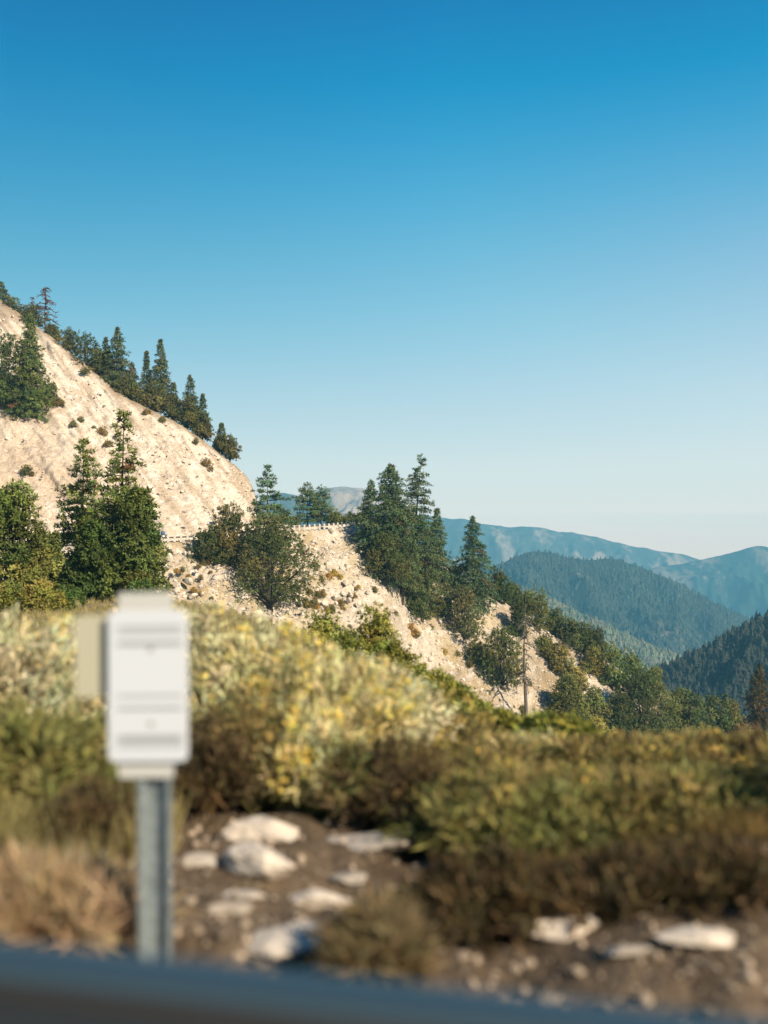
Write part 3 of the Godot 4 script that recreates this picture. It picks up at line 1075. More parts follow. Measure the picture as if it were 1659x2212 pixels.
func left_trees() -> void:
	var g1 := Color(0.040, 0.066, 0.026)
	var g2 := Color(0.070, 0.090, 0.034)
	var p := bank_point(176, 60)
	var k := 60.0 / F
	plant("fir_tree", "left tall fir of the pair behind the white roadside marker", "tree", conifer(301, (pix(p) - 946) * k, [[0.05, 2.0], [0.25, 2.0], [0.5, 1.75], [0.65, 1.4], [0.8, 0.85], [0.92, 0.5], [1.0, 0.1]], {"step": 0.26, "gap": 0.16, "gap_top": 0.28, "clump": 0.3, "blade": 0.24, "width": 0.06, "n": 14, "col": g1, "col2": g2, "brown": 0.05, "droop": 0.15}), p)
	p = bank_point(262, 56)
	k = 56.0 / F
	plant("fir_tree", "taller right fir of the pair, with a thin ragged top", "tree", conifer(302, (pix(p) - 888) * k, [[0.05, 1.9], [0.3, 2.2], [0.5, 1.7], [0.6, 1.15], [0.72, 1.0], [0.84, 0.62], [0.88, 0.4], [0.95, 0.5], [1.0, 0.12]], {"step": 0.26, "gap": 0.1, "gap_top": 0.4, "clump": 0.3, "blade": 0.24, "width": 0.06, "n": 14, "col": g1, "col2": g2, "brown": 0.03, "droop": 0.12}), p)
	p = bank_point(292, 54)
	plant("oak_tree", "bushy green oak with a sunlit right side behind the marker", "tree", broadleaf(303, 3.9, (pix(p) - 1050) * 54.0 / F, {"lobes": 22, "n": 110, "low": 0.03, "lobe": 0.15, "blade": 0.2, "width": 0.1, "col": g1, "col2": g2, "taper": 0.45}), p)
	p = bank_point(205, 54)
	plant("oak_tree", "dark leafy oak between the two tall firs, low down", "tree", broadleaf(304, 3.6, (pix(p) - 1120) * 54.0 / F, {"lobes": 18, "n": 100, "low": 0.02, "lobe": 0.17, "blade": 0.2, "width": 0.1, "col": g1 * 0.8, "col2": g1}), p)
	p = bank_point(22, 52)
	plant("leafy_tree", "light green leafy tree at the left edge above the brush", "tree", broadleaf(305, 4.6, (pix(p) - 1040) * 52.0 / F, {"lobes": 22, "n": 80, "low": 0.12, "lobe": 0.15, "blade": 0.22, "width": 0.1, "col": Color(0.052, 0.072, 0.028), "col2": Color(0.085, 0.10, 0.040), "taper": 0.2}), p)
	p = bank_point(96, 54)
	plant("leafy_tree", "lower leafy tree between the light green tree and the left fir", "tree", broadleaf(306, 3.2, (pix(p) - 1150) * 54.0 / F, {"lobes": 14, "n": 80, "low": 0.04, "lobe": 0.17, "blade": 0.2, "width": 0.1, "col": g1, "col2": Color(0.09, 0.11, 0.04)}), p)
	var sh := [[20, 44, 1262, 2.6, "yellow green shrub under the light green tree at the left edge", Color(0.07, 0.08, 0.03)], [90, 42, 1258, 2.4, "yellow green shrub below the leafy tree beside the left fir", Color(0.085, 0.088, 0.032)], [-40, 46, 1230, 3.0, "dark shrub at the left edge under the leafy trees", g1], [150, 46, 1268, 1.8, "dark green shrub at the foot of the left fir", g1], [305, 46, 1256, 1.8, "dark green shrub at the foot of the bushy oak, right above the marker", g1]]
	for i in sh.size():
		var q: Array = sh[i]
		p = bank_point(q[0], q[1])
		plant("bush", q[4], "shrub", broadleaf(310 + i, q[3], maxf((pix(p) - q[2]) * q[1] / F, 0.8), {"lobes": 11, "n": 60, "low": 0.0, "lobe": 0.22, "blade": 0.17, "width": 0.08, "col": q[5], "col2": q[5] * 1.3}), p - Vector3(0, 0.1, 0))


func right_trees() -> void:
	var d1 := Color(0.036, 0.050, 0.024)
	var d2 := Color(0.060, 0.074, 0.030)
	var olive := Color(0.085, 0.090, 0.036)
	# x, foot, top, width, label, colour
	var s := [
		[1078, 1300, 1222, 4.6, "dark green shrub on the spur crest right of the lone conifer", d1],
		[1106, 1306, 1250, 4.2, "second dark shrub along the spur crest after the lone conifer", d1],
		[1118, 1378, 1290, 2.6, "narrow dark shrub directly above the top of the bare snag", d1 * 0.7],
		[1138, 1318, 1264, 3.8, "bushy shrub on the crest, highest right of the snag", d2],
		[1164, 1362, 1272, 5.4, "large rounded green shrub on the crest right of the snag", d2],
		[1200, 1372, 1310, 4.8, "dark shrub on the crest below the large rounded one", d1],
		[1232, 1396, 1330, 4.4, "dark green shrub midway down the spur crest", d1],
		[1262, 1412, 1340, 5.0, "thick dark shrub on the crest with a flat top", d1],
		[1290, 1430, 1352, 4.0, "dark pointed shrub on the crest right of the flat topped one", d1 * 0.8],
		[1282, 1452, 1392, 4.6, "yellowish shrub just below the crest", olive],
		[1322, 1478, 1388, 6.4, "bright green leafy tree on the lower crest", Color(0.062, 0.088, 0.034)],
		[1362, 1490, 1402, 6.0, "second bright green leafy tree on the lower crest", Color(0.058, 0.084, 0.034)],
		[1412, 1520, 1440, 5.4, "green tree on the crest under the valley junction", d2],
		[1176, 1416, 1368, 5.0, "sparse grey green shrub on the bare slope right of the snag", olive],
		[1210, 1450, 1385, 4.6, "loose green shrub in the middle of the bare slope", olive * 0.9],
		[1240, 1490, 1440, 4.6, "pale olive shrub below the loose green one", olive * 1.2],
		[1228, 1562, 1458, 8.0, "large olive green bush at the foot of the talus strip", Color(0.066, 0.074, 0.030)],
		[1282, 1566, 1478, 5.0, "light green bush right of the large olive bush", Color(0.08, 0.10, 0.04)],
		[1390, 1600, 1440, 13.0, "biggest dark green tree low on the right slope", d1],
		[1340, 1600, 1490, 6.0, "dark bush against the left side of the biggest dark tree", d1],
		[1455, 1600, 1500, 6.5, "green tree right of the biggest dark tree", d2],
		[1500, 1600, 1492, 5.4, "slim green tree in the row at lower right", Color(0.046, 0.066, 0.034)],
		[1470, 1552, 1485, 4.2, "grey green tree on the crest behind the slim one", d2],
		[1538, 1590, 1496, 5.6, "rounded green tree near the right end of the row", Color(0.046, 0.066, 0.034)],
		[1580, 1600, 1505, 5.6, "last green tree of the row before the brown conifer", d2],
		[1520, 1620, 1560, 6.0, "low olive bush in front of the tree row", olive],
		[1420, 1630, 1560, 6.5, "low green bush under the biggest dark tree", d2],
		[1600, 1625, 1560, 6.5, "low brown green bush at the foot of the brown conifer", Color(0.09, 0.075, 0.035)],
		[1290, 1625, 1555, 7.0, "low yellow green bush at the end of the talus strip", Color(0.12, 0.12, 0.045)],
		[1350, 1560, 1490, 5.0, "dark shrub between the light green bush and the biggest dark tree", d1],
	]
	for k in s.size():
		var q: Array = s[k]
		var a := on_slope(q[0], q[1], q[2])
		var big: bool = q[3] > 7.0
		plant("oak_shrub" if not "tree" in q[4].split(" ").slice(0, 5) else "leafy_tree", q[4], "tree" if "tree" in q[4].split(" ").slice(0, 5) else "shrub", broadleaf(400 + k, q[3], a[1], {"lobes": 26 if big else 13, "n": 80 if big else 55, "low": 0.0, "lobe": 0.17 if big else 0.22, "col": q[5], "col2": q[5] * 1.35}), a[0] - Vector3(0, 0.2, 0), 1.0, k * 1.3)
	var a := on_slope(1642, 1612, 1432)
	plant("conifer_tree", "brownish conifer cut by the right edge of the picture", "tree", conifer(450, a[1], [[0.0, 2.9], [0.4, 2.5], [0.7, 1.5], [1.0, 0.1]], {"gap": 0.12, "col": Color(0.030, 0.028, 0.016), "col2": Color(0.040, 0.036, 0.018), "brown": 0.06}), a[0])
	a = on_slope(1568, 1606, 1500)
	plant("pine_tree", "small pale pine beside the brown conifer", "tree", conifer(451, a[1], [[0.0, 1.6], [0.5, 1.1], [1.0, 0.1]], {"gap": 0.15}), a[0])
	a = on_slope(1134, 1585, 1288)
	plant("dead_tree", "tall grey bare snag with drooping broken limbs on the right slope", "tree", bare_tree(460, a[1], 4.4, 24, Color(0.21, 0.18, 0.155), 0.8, 5, 0.34), a[0])


func scrub() -> void:
	# small sage clumps scattered on talus and cut
	var protos := []
	for k in 5:
		protos.append(broadleaf(500 + k, 1.5, 0.85, {"lobes": 6, "n": 22, "per": 8, "low": 0.0, "lobe": 0.3, "blade": 0.2, "width": 0.07, "col": [Color(0.10, 0.085, 0.045), Color(0.125, 0.10, 0.045), Color(0.08, 0.08, 0.045), Color(0.15, 0.12, 0.045), Color(0.06, 0.062, 0.034)][k], "col2": [Color(0.13, 0.11, 0.06), Color(0.17, 0.14, 0.055), Color(0.10, 0.10, 0.055), Color(0.19, 0.15, 0.05), Color(0.08, 0.08, 0.04)][k]}))
	rng.seed = 900
	var spots := []
	var n := 0
	while n < 100:
		var x := rng.randf_range(640, 1290)
		var line := 1150 + (x - 620) * 0.70
		var y := line + rng.randf_range(0, 175)
		var t := rng.randf()
		var sc := rng.randf_range(0.5, 1.15)
		if x < 900 and t < 0.55 or t < 0.3:
			spots.append([x, y, sc])
			n += 1
	while n < 122:
		spots.append([rng.randf_range(355, 470), rng.randf_range(1195, 1300), rng.randf_range(0.4, 0.9)])
		n += 1
	for q in spots:
		plant("sage_clump", "small yellowish sage clump dotted over the talus below the far road", "shrub", protos[rng.randi() % 5], slope_point(q[0], q[1]) - Vector3(0, 0.02, 0), q[2], rng.randf() * TAU, "sage clumps on the talus")
	var cut := [[205, 932], [222, 945], [236, 968], [255, 952], [448, 1012], [455, 1022], [176, 918], [60, 1030], [72, 1042], [320, 905], [352, 918], [425, 962], [130, 880], [186, 812], [160, 935]]
	for q in cut:
		plant("sage_clump", "small dry shrub clinging to the pale cut face above the far road", "shrub", protos[[0, 2, 4][rng.randi() % 3]], slope_point(q[0], q[1]) + Vector3(0, 0.1, 0.5), rng.randf_range(0.6, 1.5), rng.randf() * TAU, "dry shrubs on the cut face")
	# talus boulders, countable, then the small stones
	var rocks := []
	for k in 6:
		rocks.append(rock(600 + k, 2, Color(0.70, 0.61, 0.50) * [1.0, 0.9, 1.1, 0.85, 1.0, 0.95][k]))
	for k in 90:
		var x := rng.randf_range(360, 1200)
		var y := 0.0
		if x < 450:
			y = rng.randf_range(1190, 1300)
		elif x < 640:
			x = rng.randf_range(640, 800)
			y = rng.randf_range(1150, 1330)
		else:
			y = 1150 + (x - 620) * 0.72 + rng.randf_range(20, 150)
		var t := thing("boulder", "pale angular boulder lying on the talus below the far road", "rock", slope_point(x, y) + Vector3(0, 0.25, 0.25), "boulders on the talus")
		t.rotation = Vector3(rng.randf() * TAU, rng.randf() * TAU, rng.randf() * TAU)
		t.scale = Vector3.ONE * rng.randf_range(0.18, 0.48)
		part(t, "stone", rocks[k % 6], M.stone)
	var small := rock(620, 1, Color(1, 1, 1))
	var pl := []
	var cs := []
	for k in 12000:
		var x := rng.randf_range(330, 1300)
		var c := column(x)
		var s := pow(rng.randf(), 1.2)
		var p: Vector3 = c[4].lerp(c[5], s * 1.0) if rng.randf() < 0.45 else c[5].lerp(c[6], rng.randf())
		p += Vector3(0, 0.85, 0.5) * (nz.get_noise_3d(p.x * 0.1, p.y * 0.1, p.z * 0.1) * 1.3 + nz2.get_noise_3d(p.x * 0.6, p.y * 0.6, p.z * 0.6) * 0.55)
		var z := 0.08 + 0.26 * pow(rng.randf(), 3.0)
		pl.append(Transform3D(Basis(unit(), rng.randf() * TAU).scaled(Vector3(z, z * rng.randf_range(0.5, 1.0), z)), p))
		var g := rng.randf_range(0.45, 0.8)
		cs.append(Color(g, g * 0.87, g * 0.73))
	for k in 2600:
		var x := rng.randf_range(-120, 560)
		var c := column(x)
		var p: Vector3 = c[2].lerp(c[3], rng.randf_range(0.04, 1.0))
		p += Vector3(0, 0.1, 0.35) * rng.randf_range(-0.6, 1.6)
		var z := 0.08 + 0.26 * pow(rng.randf(), 5.0)
		pl.append(Transform3D(Basis(unit(), rng.randf() * TAU).scaled(Vector3(z, z * rng.randf_range(0.5, 1.0), z)), p))
		var g := rng.randf_range(0.5, 0.85)
		cs.append(Color(g, g * 0.87, g * 0.73))
	many("scree", small, M.stone, pl, cs, "loose pale scree stones covering the talus and the cut face", "scree")


func rock(sd: int, div: int, col: Color) -> ArrayMesh:
	# a stone bounded by random planes, sampled on a subdivided icosahedron
	rng.seed = sd
	var pn := []
	for k in 13:
		pn.append([unit(), rng.randf_range(0.68, 1.0)])
	var s := SphereMesh.new()
	var mb := Mb.new()
	var n := 6 * div
	var m := 4 * div
	for j in m + 1:
		for i in n + 1:
			var a := TAU * (i % n) / n
			var b := PI * j / m
			var d := Vector3(sin(b) * cos(a), cos(b), sin(b) * sin(a))
			var r := 1.3
			for q in pn:
				var k: float = d.dot(q[0])
				if k > 0.05:
					r = minf(r, q[1] / k)
			r *= 1.0 + 0.10 * nz2.get_noise_3d(d.x * 2.0 + sd, d.y * 2.0, d.z * 2.0)
			mb.v.append(d * r * Vector3(1.15, 0.72, 0.9))
			mb.c.append(col)
	mb.grid(n + 1, m + 1, 0, true)
	return mb.done()


func guard_rail() -> void:
	var t := thing("guard_rail", "low guard rail with white posts along the outer edge of the far road", "guard rail")
	var pts := []
	var x := 335.0
	var last := Vector3.INF
	while x < 838.0:
		var p: Vector3 = column(x)[4] + Vector3(0, 0.02, 0)
		if last == Vector3.INF or p.distance_to(last) > 0.85:
			pts.append(p)
			last = p
		x += 1.0
	var beam := Mb.new()
	for k in pts.size() - 1:
		var a: Vector3 = pts[k]
		var b: Vector3 = pts[k + 1]
		var d := (b - a)
		var bs := Basis.looking_at(d.normalized())
		beam.box((a + b) * 0.5 + Vector3(0, 0.52, 0.0), Vector3(0.06, 0.22, d.length() + 0.02), bs, Color(0.13, 0.12, 0.11))
	part(t, "rail", beam.done(), M.stone)
	var post := Mb.new()
	post.box(Vector3(0, 0.3, 0), Vector3(0.24, 0.8, 0.22), Basis.IDENTITY, Color(0.72, 0.68, 0.6))
	post.box(Vector3(0, 0.74, 0), Vector3(0.18, 0.05, 0.16), Basis.IDENTITY, Color(0.72, 0.68, 0.6))
	var pm := post.done()
	for k in pts.size():
		var o := part(t, "post", pm, M.stone)
		o.position = pts[k] + Vector3(0, 0, 0.24)
	# the small blue and white road sign by the firs
	var c: Vector3 = column(350)[4]
	var s := thing("road_sign", "tiny blue and white road sign at the far road beside the firs", "sign", c + Vector3(0, 0, -0.5))
	var pole := Mb.new()
	pole.tube([Vector3(0, -0.2, 0), Vector3(0, 1.35, 0)], [0.04, 0.04], 8, Color(0.3, 0.3, 0.3))
	part(s, "pole", pole.done(true), M.bark)
	var b1 := Mb.new()
	b1.box(Vector3(0, 1.15, 0.06), Vector3(0.5, 0.45, 0.03), Basis.IDENTITY, Color(1, 1, 1))
	part(s, "blue_plate", b1.done(), plain(Color(0.06, 0.12, 0.24), 0.5))
	var b2 := Mb.new()
	b2.box(Vector3(0, 0.72, 0.06), Vector3(0.45, 0.32, 0.03), Basis.IDENTITY, Color(1, 1, 1))
	part(s, "white_plate", b2.done(), plain(Color(0.75, 0.75, 0.75), 0.5))


# ------------------------------------------------------------------ the white roadside marker
func rounded_plate(w: float, h: float, r: float, th: float) -> ArrayMesh:
	var outline := []
	for q in [[1, 1, 0.0], [-1, 1, PI / 2], [-1, -1, PI], [1, -1, PI * 1.5]]:
		for k in 7:
			var a: float = q[2] + PI / 2 * k / 6.0
			outline.append(Vector2(q[0] * (w / 2 - r) + cos(a) * r, q[1] * (h / 2 - r) + sin(a) * r))
	var n := outline.size()
	var mb := Mb.new()
	var bev := th * 0.3
	var rings := [[th / 2 - bev, 1.0, 0.0], [th / 2, 1.0, bev]]
	# front fan, bevel, side, back
	for z in [[th / 2, bev], [th / 2 - bev, 0.0], [-th / 2 + bev, 0.0], [-th / 2, bev]]:
		for p in outline:
			var sc := Vector2(1.0 - 2.0 * z[1] / w, 1.0 - 2.0 * z[1] / h)
			mb.v.append(Vector3(p.x * sc.x, p.y * sc.y, z[0]))
			mb.uv.append(Vector2(p.x / w + 0.5, 0.5 - p.y / h))
			mb.c.append(Color.WHITE)
	for ring in 3:
		for k in n:
			var a := ring * n + k
			var b := ring * n + (k + 1) % n
			mb.i.append_array([a, a + n, b, b, a + n, b + n])
	for k in range(1, n - 1):
		mb.i.append_array([0, k + 1, k, 3 * n, 3 * n + k, 3 * n + k + 1])
	return mb.done()


func marker_sign() -> void:
	var d := 3.72
	var s := thing("roadside_marker", "white rounded marker plate with grey lines on a grey metal post", "sign", bank_point(344, d) - Vector3(0, 0.02, 0))
	s.rotation = Vector3(0, -0.04, 0.016)
	var base := s.position
	var ph := func(y: float) -> float: return at(344, y, d).y - base.y
	# U-channel post
	var post := Mb.new()
	var prof := [Vector2(-0.062, 0.0), Vector2(-0.042, 0.0), Vector2(-0.030, -0.030), Vector2(0.030, -0.030), Vector2(0.042, 0.0), Vector2(0.062, 0.0), Vector2(0.062, -0.005), Vector2(0.046, -0.005), Vector2(0.033, -0.035), Vector2(-0.033, -0.035), Vector2(-0.046, -0.005), Vector2(-0.062, -0.005)]
	var top_y: float = ph.call(1300.0)
	for lev in [-0.3, top_y]:
		for q in prof:
			post.v.append(Vector3(q.x, lev, q.y - 0.012))
			post.c.append(Color(0.24, 0.285, 0.30))
	var n := prof.size()
	for k in n:
		var a := k
		var b := (k + 1) % n
		post.i.append_array([a, b, a + n, b, b + n, a + n])
	var pm := painted(noise_tex(128, 0.05, 4, 0.75, 1.0, 41), null, 3.0)
	pm.roughness = 0.55
	pm.metallic = 0.15
	part(s, "post", post.done(), pm)
	# plates
	var grey := plain(Color(0.27, 0.265, 0.20), 0.6)
	var off := plain(Color(0.43, 0.43, 0.41), 0.5)
	var y0: float = ph.call(1318.0)
	var y1: float = ph.call(1645.0)
	var plate := part(s, "front_plate", rounded_plate(0.295, y0 - y1, 0.028, 0.006), face_material())
	plate.position = Vector3(-0.016, (y0 + y1) / 2, 0.012)
	var u0: float = ph.call(1280.0)
	var u1: float = ph.call(1682.0)
	var back := part(s, "back_plate", rounded_plate(0.205, u0 - u1, 0.012, 0.005), off)
	back.position = Vector3(-0.028, (u0 + u1) / 2, -0.0045)
	var wing := part(s, "side_plate", rounded_plate(0.15, 0.30, 0.02, 0.004), grey)
	wing.position = Vector3(-0.215, ph.call(1328.0) - 0.15, -0.016)
	wing.rotation.y = 0.35
	for yb in [1400.0, 1560.0]:
		var bolt := Mb.new()
		bolt.tube([Vector3(0, 0, 0), Vector3(0, 0, 0.004), Vector3(0, 0, 0.0065)], [0.010, 0.010, 0.002], 6, Color(0.45, 0.45, 0.44))
		var o := part(s, "bolt", bolt.done(), pm)
		o.position = Vector3(0.0, ph.call(yb), 0.0153)


func face_material() -> StandardMaterial3D:
	# the plate's print: rows of grey lettering that pass too fast to be read
	var w := 64
	var h := 256
	var im := Image.create(w, h, false, Image.FORMAT_RGB8)
	im.fill(Color(0.74, 0.76, 0.785))
	var rows := [[0.105, 0.012, 0.80], [0.125, 0.006, 0.84], [0.150, 0.010, 0.78], [0.215, 0.010, 0.66], [0.228, 0.005, 0.72], [0.565, 0.012, 0.80], [0.645, 0.008, 0.66], [0.655, 0.004, 0.74], [0.83, 0.010, 0.74], [0.852, 0.008, 0.70], [0.875, 0.008, 0.76], [0.90, 0.006, 0.72]]
	for y in h:
		var v := y / float(h)
		var g := 1.0
		for r in rows:
			var q: float = absf(v - r[0]) / r[1]
			if q < 1.5:
				g = minf(g, lerpf(r[2], 1.0, smoothstep(0.4, 1.5, q)))
		for x in w:
			var e := smoothstep(0.02, 0.2, x / float(w)) * (1.0 - smoothstep(0.88, 0.98, x / float(w)))
			var k := lerpf(1.0, g, e)
			im.set_pixel(x, y, Color(0.74 * k, 0.76 * k, 0.785 * k))
	var m := StandardMaterial3D.new()
	m.albedo_texture = ImageTexture.create_from_image(im)
	m.roughness = 0.45
	return m


# ------------------------------------------------------------------ brush, rocks and grass in front
func foreground() -> void:
	var yel := {"col": Color(0.48, 0.44, 0.22), "col2": Color(0.60, 0.545, 0.29), "heads": 0.16, "stems": 270, "leaves": 38, "head_col": Color(0.60, 0.49, 0.13)}
	var pale := {"col": Color(0.51, 0.49, 0.29), "col2": Color(0.63, 0.60, 0.38), "heads": 0.05, "stems": 270, "leaves": 38, "head_col": Color(0.58, 0.49, 0.19)}
	var green := {"col": Color(0.15, 0.155, 0.052), "col2": Color(0.24, 0.23, 0.085), "stems": 200, "leaves": 34, "width": 0.018}
	var olive := {"col": Color(0.18, 0.15, 0.055), "col2": Color(0.28, 0.235, 0.095), "stems": 190, "leaves": 30, "heads": 0.05, "head_col": Color(0.46, 0.35, 0.10)}
	var brown := {"col": Color(0.07, 0.052, 0.027), "col2": Color(0.125, 0.095, 0.048), "stems": 130, "leaves": 18, "stem": Color(0.08, 0.056, 0.04)}
	var tanc := {"col": Color(0.36, 0.27, 0.155), "col2": Color(0.46, 0.35, 0.21), "stems": 190, "leaves": 22, "width": 0.010, "blade": 0.14}
	var kinds := {"yel": yel, "pale": pale, "green": green, "olive": olive, "brown": brown, "tan": tanc, "dun": {"col": Color(0.15, 0.115, 0.06), "col2": Color(0.24, 0.19, 0.10), "stems": 150, "leaves": 24, "width": 0.010, "blade": 0.12}}
	# bearing, distance, top height in the view, width, kind, label
	var list := [
		[-130, 7.81, 1325, 1.9, "pale", "pale yellow bush outside the left edge behind the marker"],
		[55, 7.56, 1328, 1.8, "pale", "pale yellow bush at the left edge, level with the marker top"],
		[190, 8.56, 1326, 1.7, "yel", "yellow green bush directly behind the left side of the marker"],
		[330, 9.33, 1318, 1.7, "pale", "pale bush hidden behind the white marker plate"],
		[455, 8.31, 1322, 1.7, "pale", "tall pale green bush right of the marker plate"],
		[580, 8.06, 1366, 1.7, "yel", "yellow flowering bush in the middle, right of the tall pale one"],
		[690, 7.56, 1404, 1.7, "yel", "broad yellow flowering bush at the centre of the bank"],
		[800, 8.31, 1432, 1.7, "pale", "pale bush right of the broad yellow flowering one"],
		[905, 8.81, 1490, 1.5, "olive", "olive bush at the right end of the tall bush row"],
		[985, 9.59, 1572, 1.3, "olive", "low olive bush where the bank drops to the right"],
		[20, 5.63, 1520, 1.3, "green", "low green bush at the left edge in front of the pale one"],
		[150, 5.87, 1560, 1.1, "green", "low green bush left of the marker post"],
		[215, 5.05, 1700, 0.5, "brown", "dark dead bush at the left foot of the marker post"],
		[455, 6.10, 1560, 0.9, "brown", "dark twiggy bush right of the marker post"],
		[560, 6.6, 1500, 1.2, "olive", "olive bush below the yellow flowering bush"],
		[665, 6.5, 1540, 1.0, "yel", "yellow green bush left of the centre above the white rocks"],
		[765, 6.3, 1610, 0.9, "green", "rounded green bush in the middle above the pale rocks"],
		[850, 6.10, 1590, 1.1, "brown", "dark brown bush right of the rounded green one"],
		[960, 6.58, 1606, 1.2, "olive", "olive bush low on the bank right of the dark brown one"],
		[1060, 7.07, 1608, 1.2, "olive", "olive bush in front of the foot of the talus strip"],
		[1150, 7.81, 1602, 1.2, "yel", "small yellow bush under the bare snag"],
		[1250, 7.31, 1604, 1.3, "olive", "brownish olive bush at the rim under the large slope bush"],
		[1345, 7.56, 1604, 1.3, "brown", "dark brown bush at the rim under the biggest dark tree"],
		[1440, 7.31, 1612, 1.3, "olive", "olive bush at the rim right of the dark brown one"],
		[1540, 7.56, 1604, 1.4, "olive", "olive bush at the rim below the tree row"],
		[1640, 7.31, 1600, 1.4, "brown", "brown bush at the right edge of the rim"],
		[1740, 7.31, 1600, 1.4, "olive", "olive bush outside the right edge of the rim"],
		[1065, 5.63, 1680, 1.1, "green", "green bush low in the middle right, front row"],
		[1110, 5.75, 1672, 1.1, "olive", "olive bush in the front row right of the green one"],
		[1210, 5.63, 1690, 1.1, "green", "dark green bush in the front row, third from the middle"],
		[1320, 5.75, 1672, 1.2, "olive", "rusty olive bush in the front row at the right"],
		[1430, 5.63, 1685, 1.1, "olive", "yellowish bush in the front row, second from the right"],
		[1540, 5.75, 1680, 1.2, "green", "green bush in the front row near the right edge"],
		[1650, 5.63, 1700, 1.2, "brown", "dark bush in the front row at the right edge"],
		[1010, 4.40, 1884, 0.70, "brown", "low dark dead bush on the dirt below the pale rocks"],
		[1080, 4.40, 1856, 0.60, "brown", "low dark dead bush on the dirt, second from the left"],
		[1200, 4.40, 1890, 0.75, "brown", "low dark dead bush on the dirt in the middle of the row"],
		[1330, 4.40, 1860, 0.60, "brown", "low dark dead bush on the dirt above the flat white stone"],
		[1460, 4.40, 1882, 0.70, "brown", "low dark dead bush on the dirt near the right"],
		[1590, 4.40, 1848, 0.80, "brown", "low dark dead bush on the dirt at the right edge"],
		[40, 3.90, 1880, 0.6, "tan", "orange tan grass clump at the left edge in front"],
		[165, 3.90, 1890, 0.6, "tan", "orange tan grass clump left of the marker foot"],
		[815, 3.75, 1985, 0.34, "dun", "low brownish grass clump right of the white rocks"],
	]
	for k in list.size():
		var q: Array = list[k]
		var p := bank_point(q[0], q[1])
		var h := maxf((pix(p) - q[2]) * q[1] / F, 0.14)
		plant("roadside_bush" if not "clump" in q[5] else "grass_clump", q[5], "bush" if not "clump" in q[5] else "grass", brush(700 + k, q[3], h, kinds[q[4]]), p, 1.0, 0.0)
	# the same brush goes on along the road beyond both ends of the row
	var more := [brush(790, 1.8, 1.0, pale), brush(791, 1.7, 0.85, yel), brush(792, 1.4, 0.55, olive), brush(793, 1.3, 0.6, green)]
	rng.seed = 795
	for k in 26:
		var px := rng.randf_range(-1000, -260) if k < 14 else rng.randf_range(1860, 2700)
		var d := rng.randf_range(5.4, 8.6) if k < 14 else rng.randf_range(5.2, 7.0)
		plant("roadside_bush", "brush growing on along the roadside past the left end of the bush row" if k < 14 else "low brush growing on along the roadside past the right end of the bush row", "bush", more[[0, 1, 0, 3, 2][k % 5] if k < 14 else [2, 3, 2][k % 3]], bank_point(px, d), rng.randf_range(0.8, 1.15), rng.randf() * TAU, "brush past the left end of the row" if k < 14 else "brush past the right end of the row")
	# green shrubs farther out on the bank
	var mid := [
		[700, 30.0, 1330, 2.0, "green leafy shrub on the bank edge, left of the talus strip"], [745, 26.0, 1372, 1.6, "yellow green shrub on the bank edge beside the leafy one"],
		[815, 27.0, 1308, 1.5, "tallest green shrub standing up against the talus strip"], [850, 22.0, 1392, 1.6, "green shrub right of the tallest one on the bank edge"],
		[890, 20.0, 1446, 1.4, "green shrub lower along the bank edge"], [945, 17.0, 1462, 1.3, "green shrub halfway down the bank edge beside the talus"],
		[985, 15.0, 1502, 1.2, "leafy green shrub low on the bank edge beside the talus"], [1030, 13.0, 1548, 1.1, "lowest green shrub on the bank edge by the talus"],
		[1080, 11.5, 1584, 0.9, "small olive shrub at the bank edge left of the snag"], [1180, 10.0, 1594, 0.8, "small pale shrub at the bank edge right of the snag"],
		[1230, 9.6, 1600, 0.8, "small dry shrub at the bank edge under the talus end"],
	]
	for k in mid.size():
		var q: Array = mid[k]
		var p := bank_point(q[0], q[1])
		var h := maxf((pix(p) - q[2]) * q[1] / F, 0.3)
		plant("bush", q[4], "shrub", broadleaf(760 + k, q[3], h, {"lobes": 10, "n": 50, "low": 0.0, "lobe": 0.24, "blade": 0.10, "width": 0.045, "col": Color(0.075, 0.095, 0.03), "col2": Color(0.12, 0.135, 0.045)}), p)
	# rocks one can pick out
	var white := Color(0.62, 0.54, 0.45)
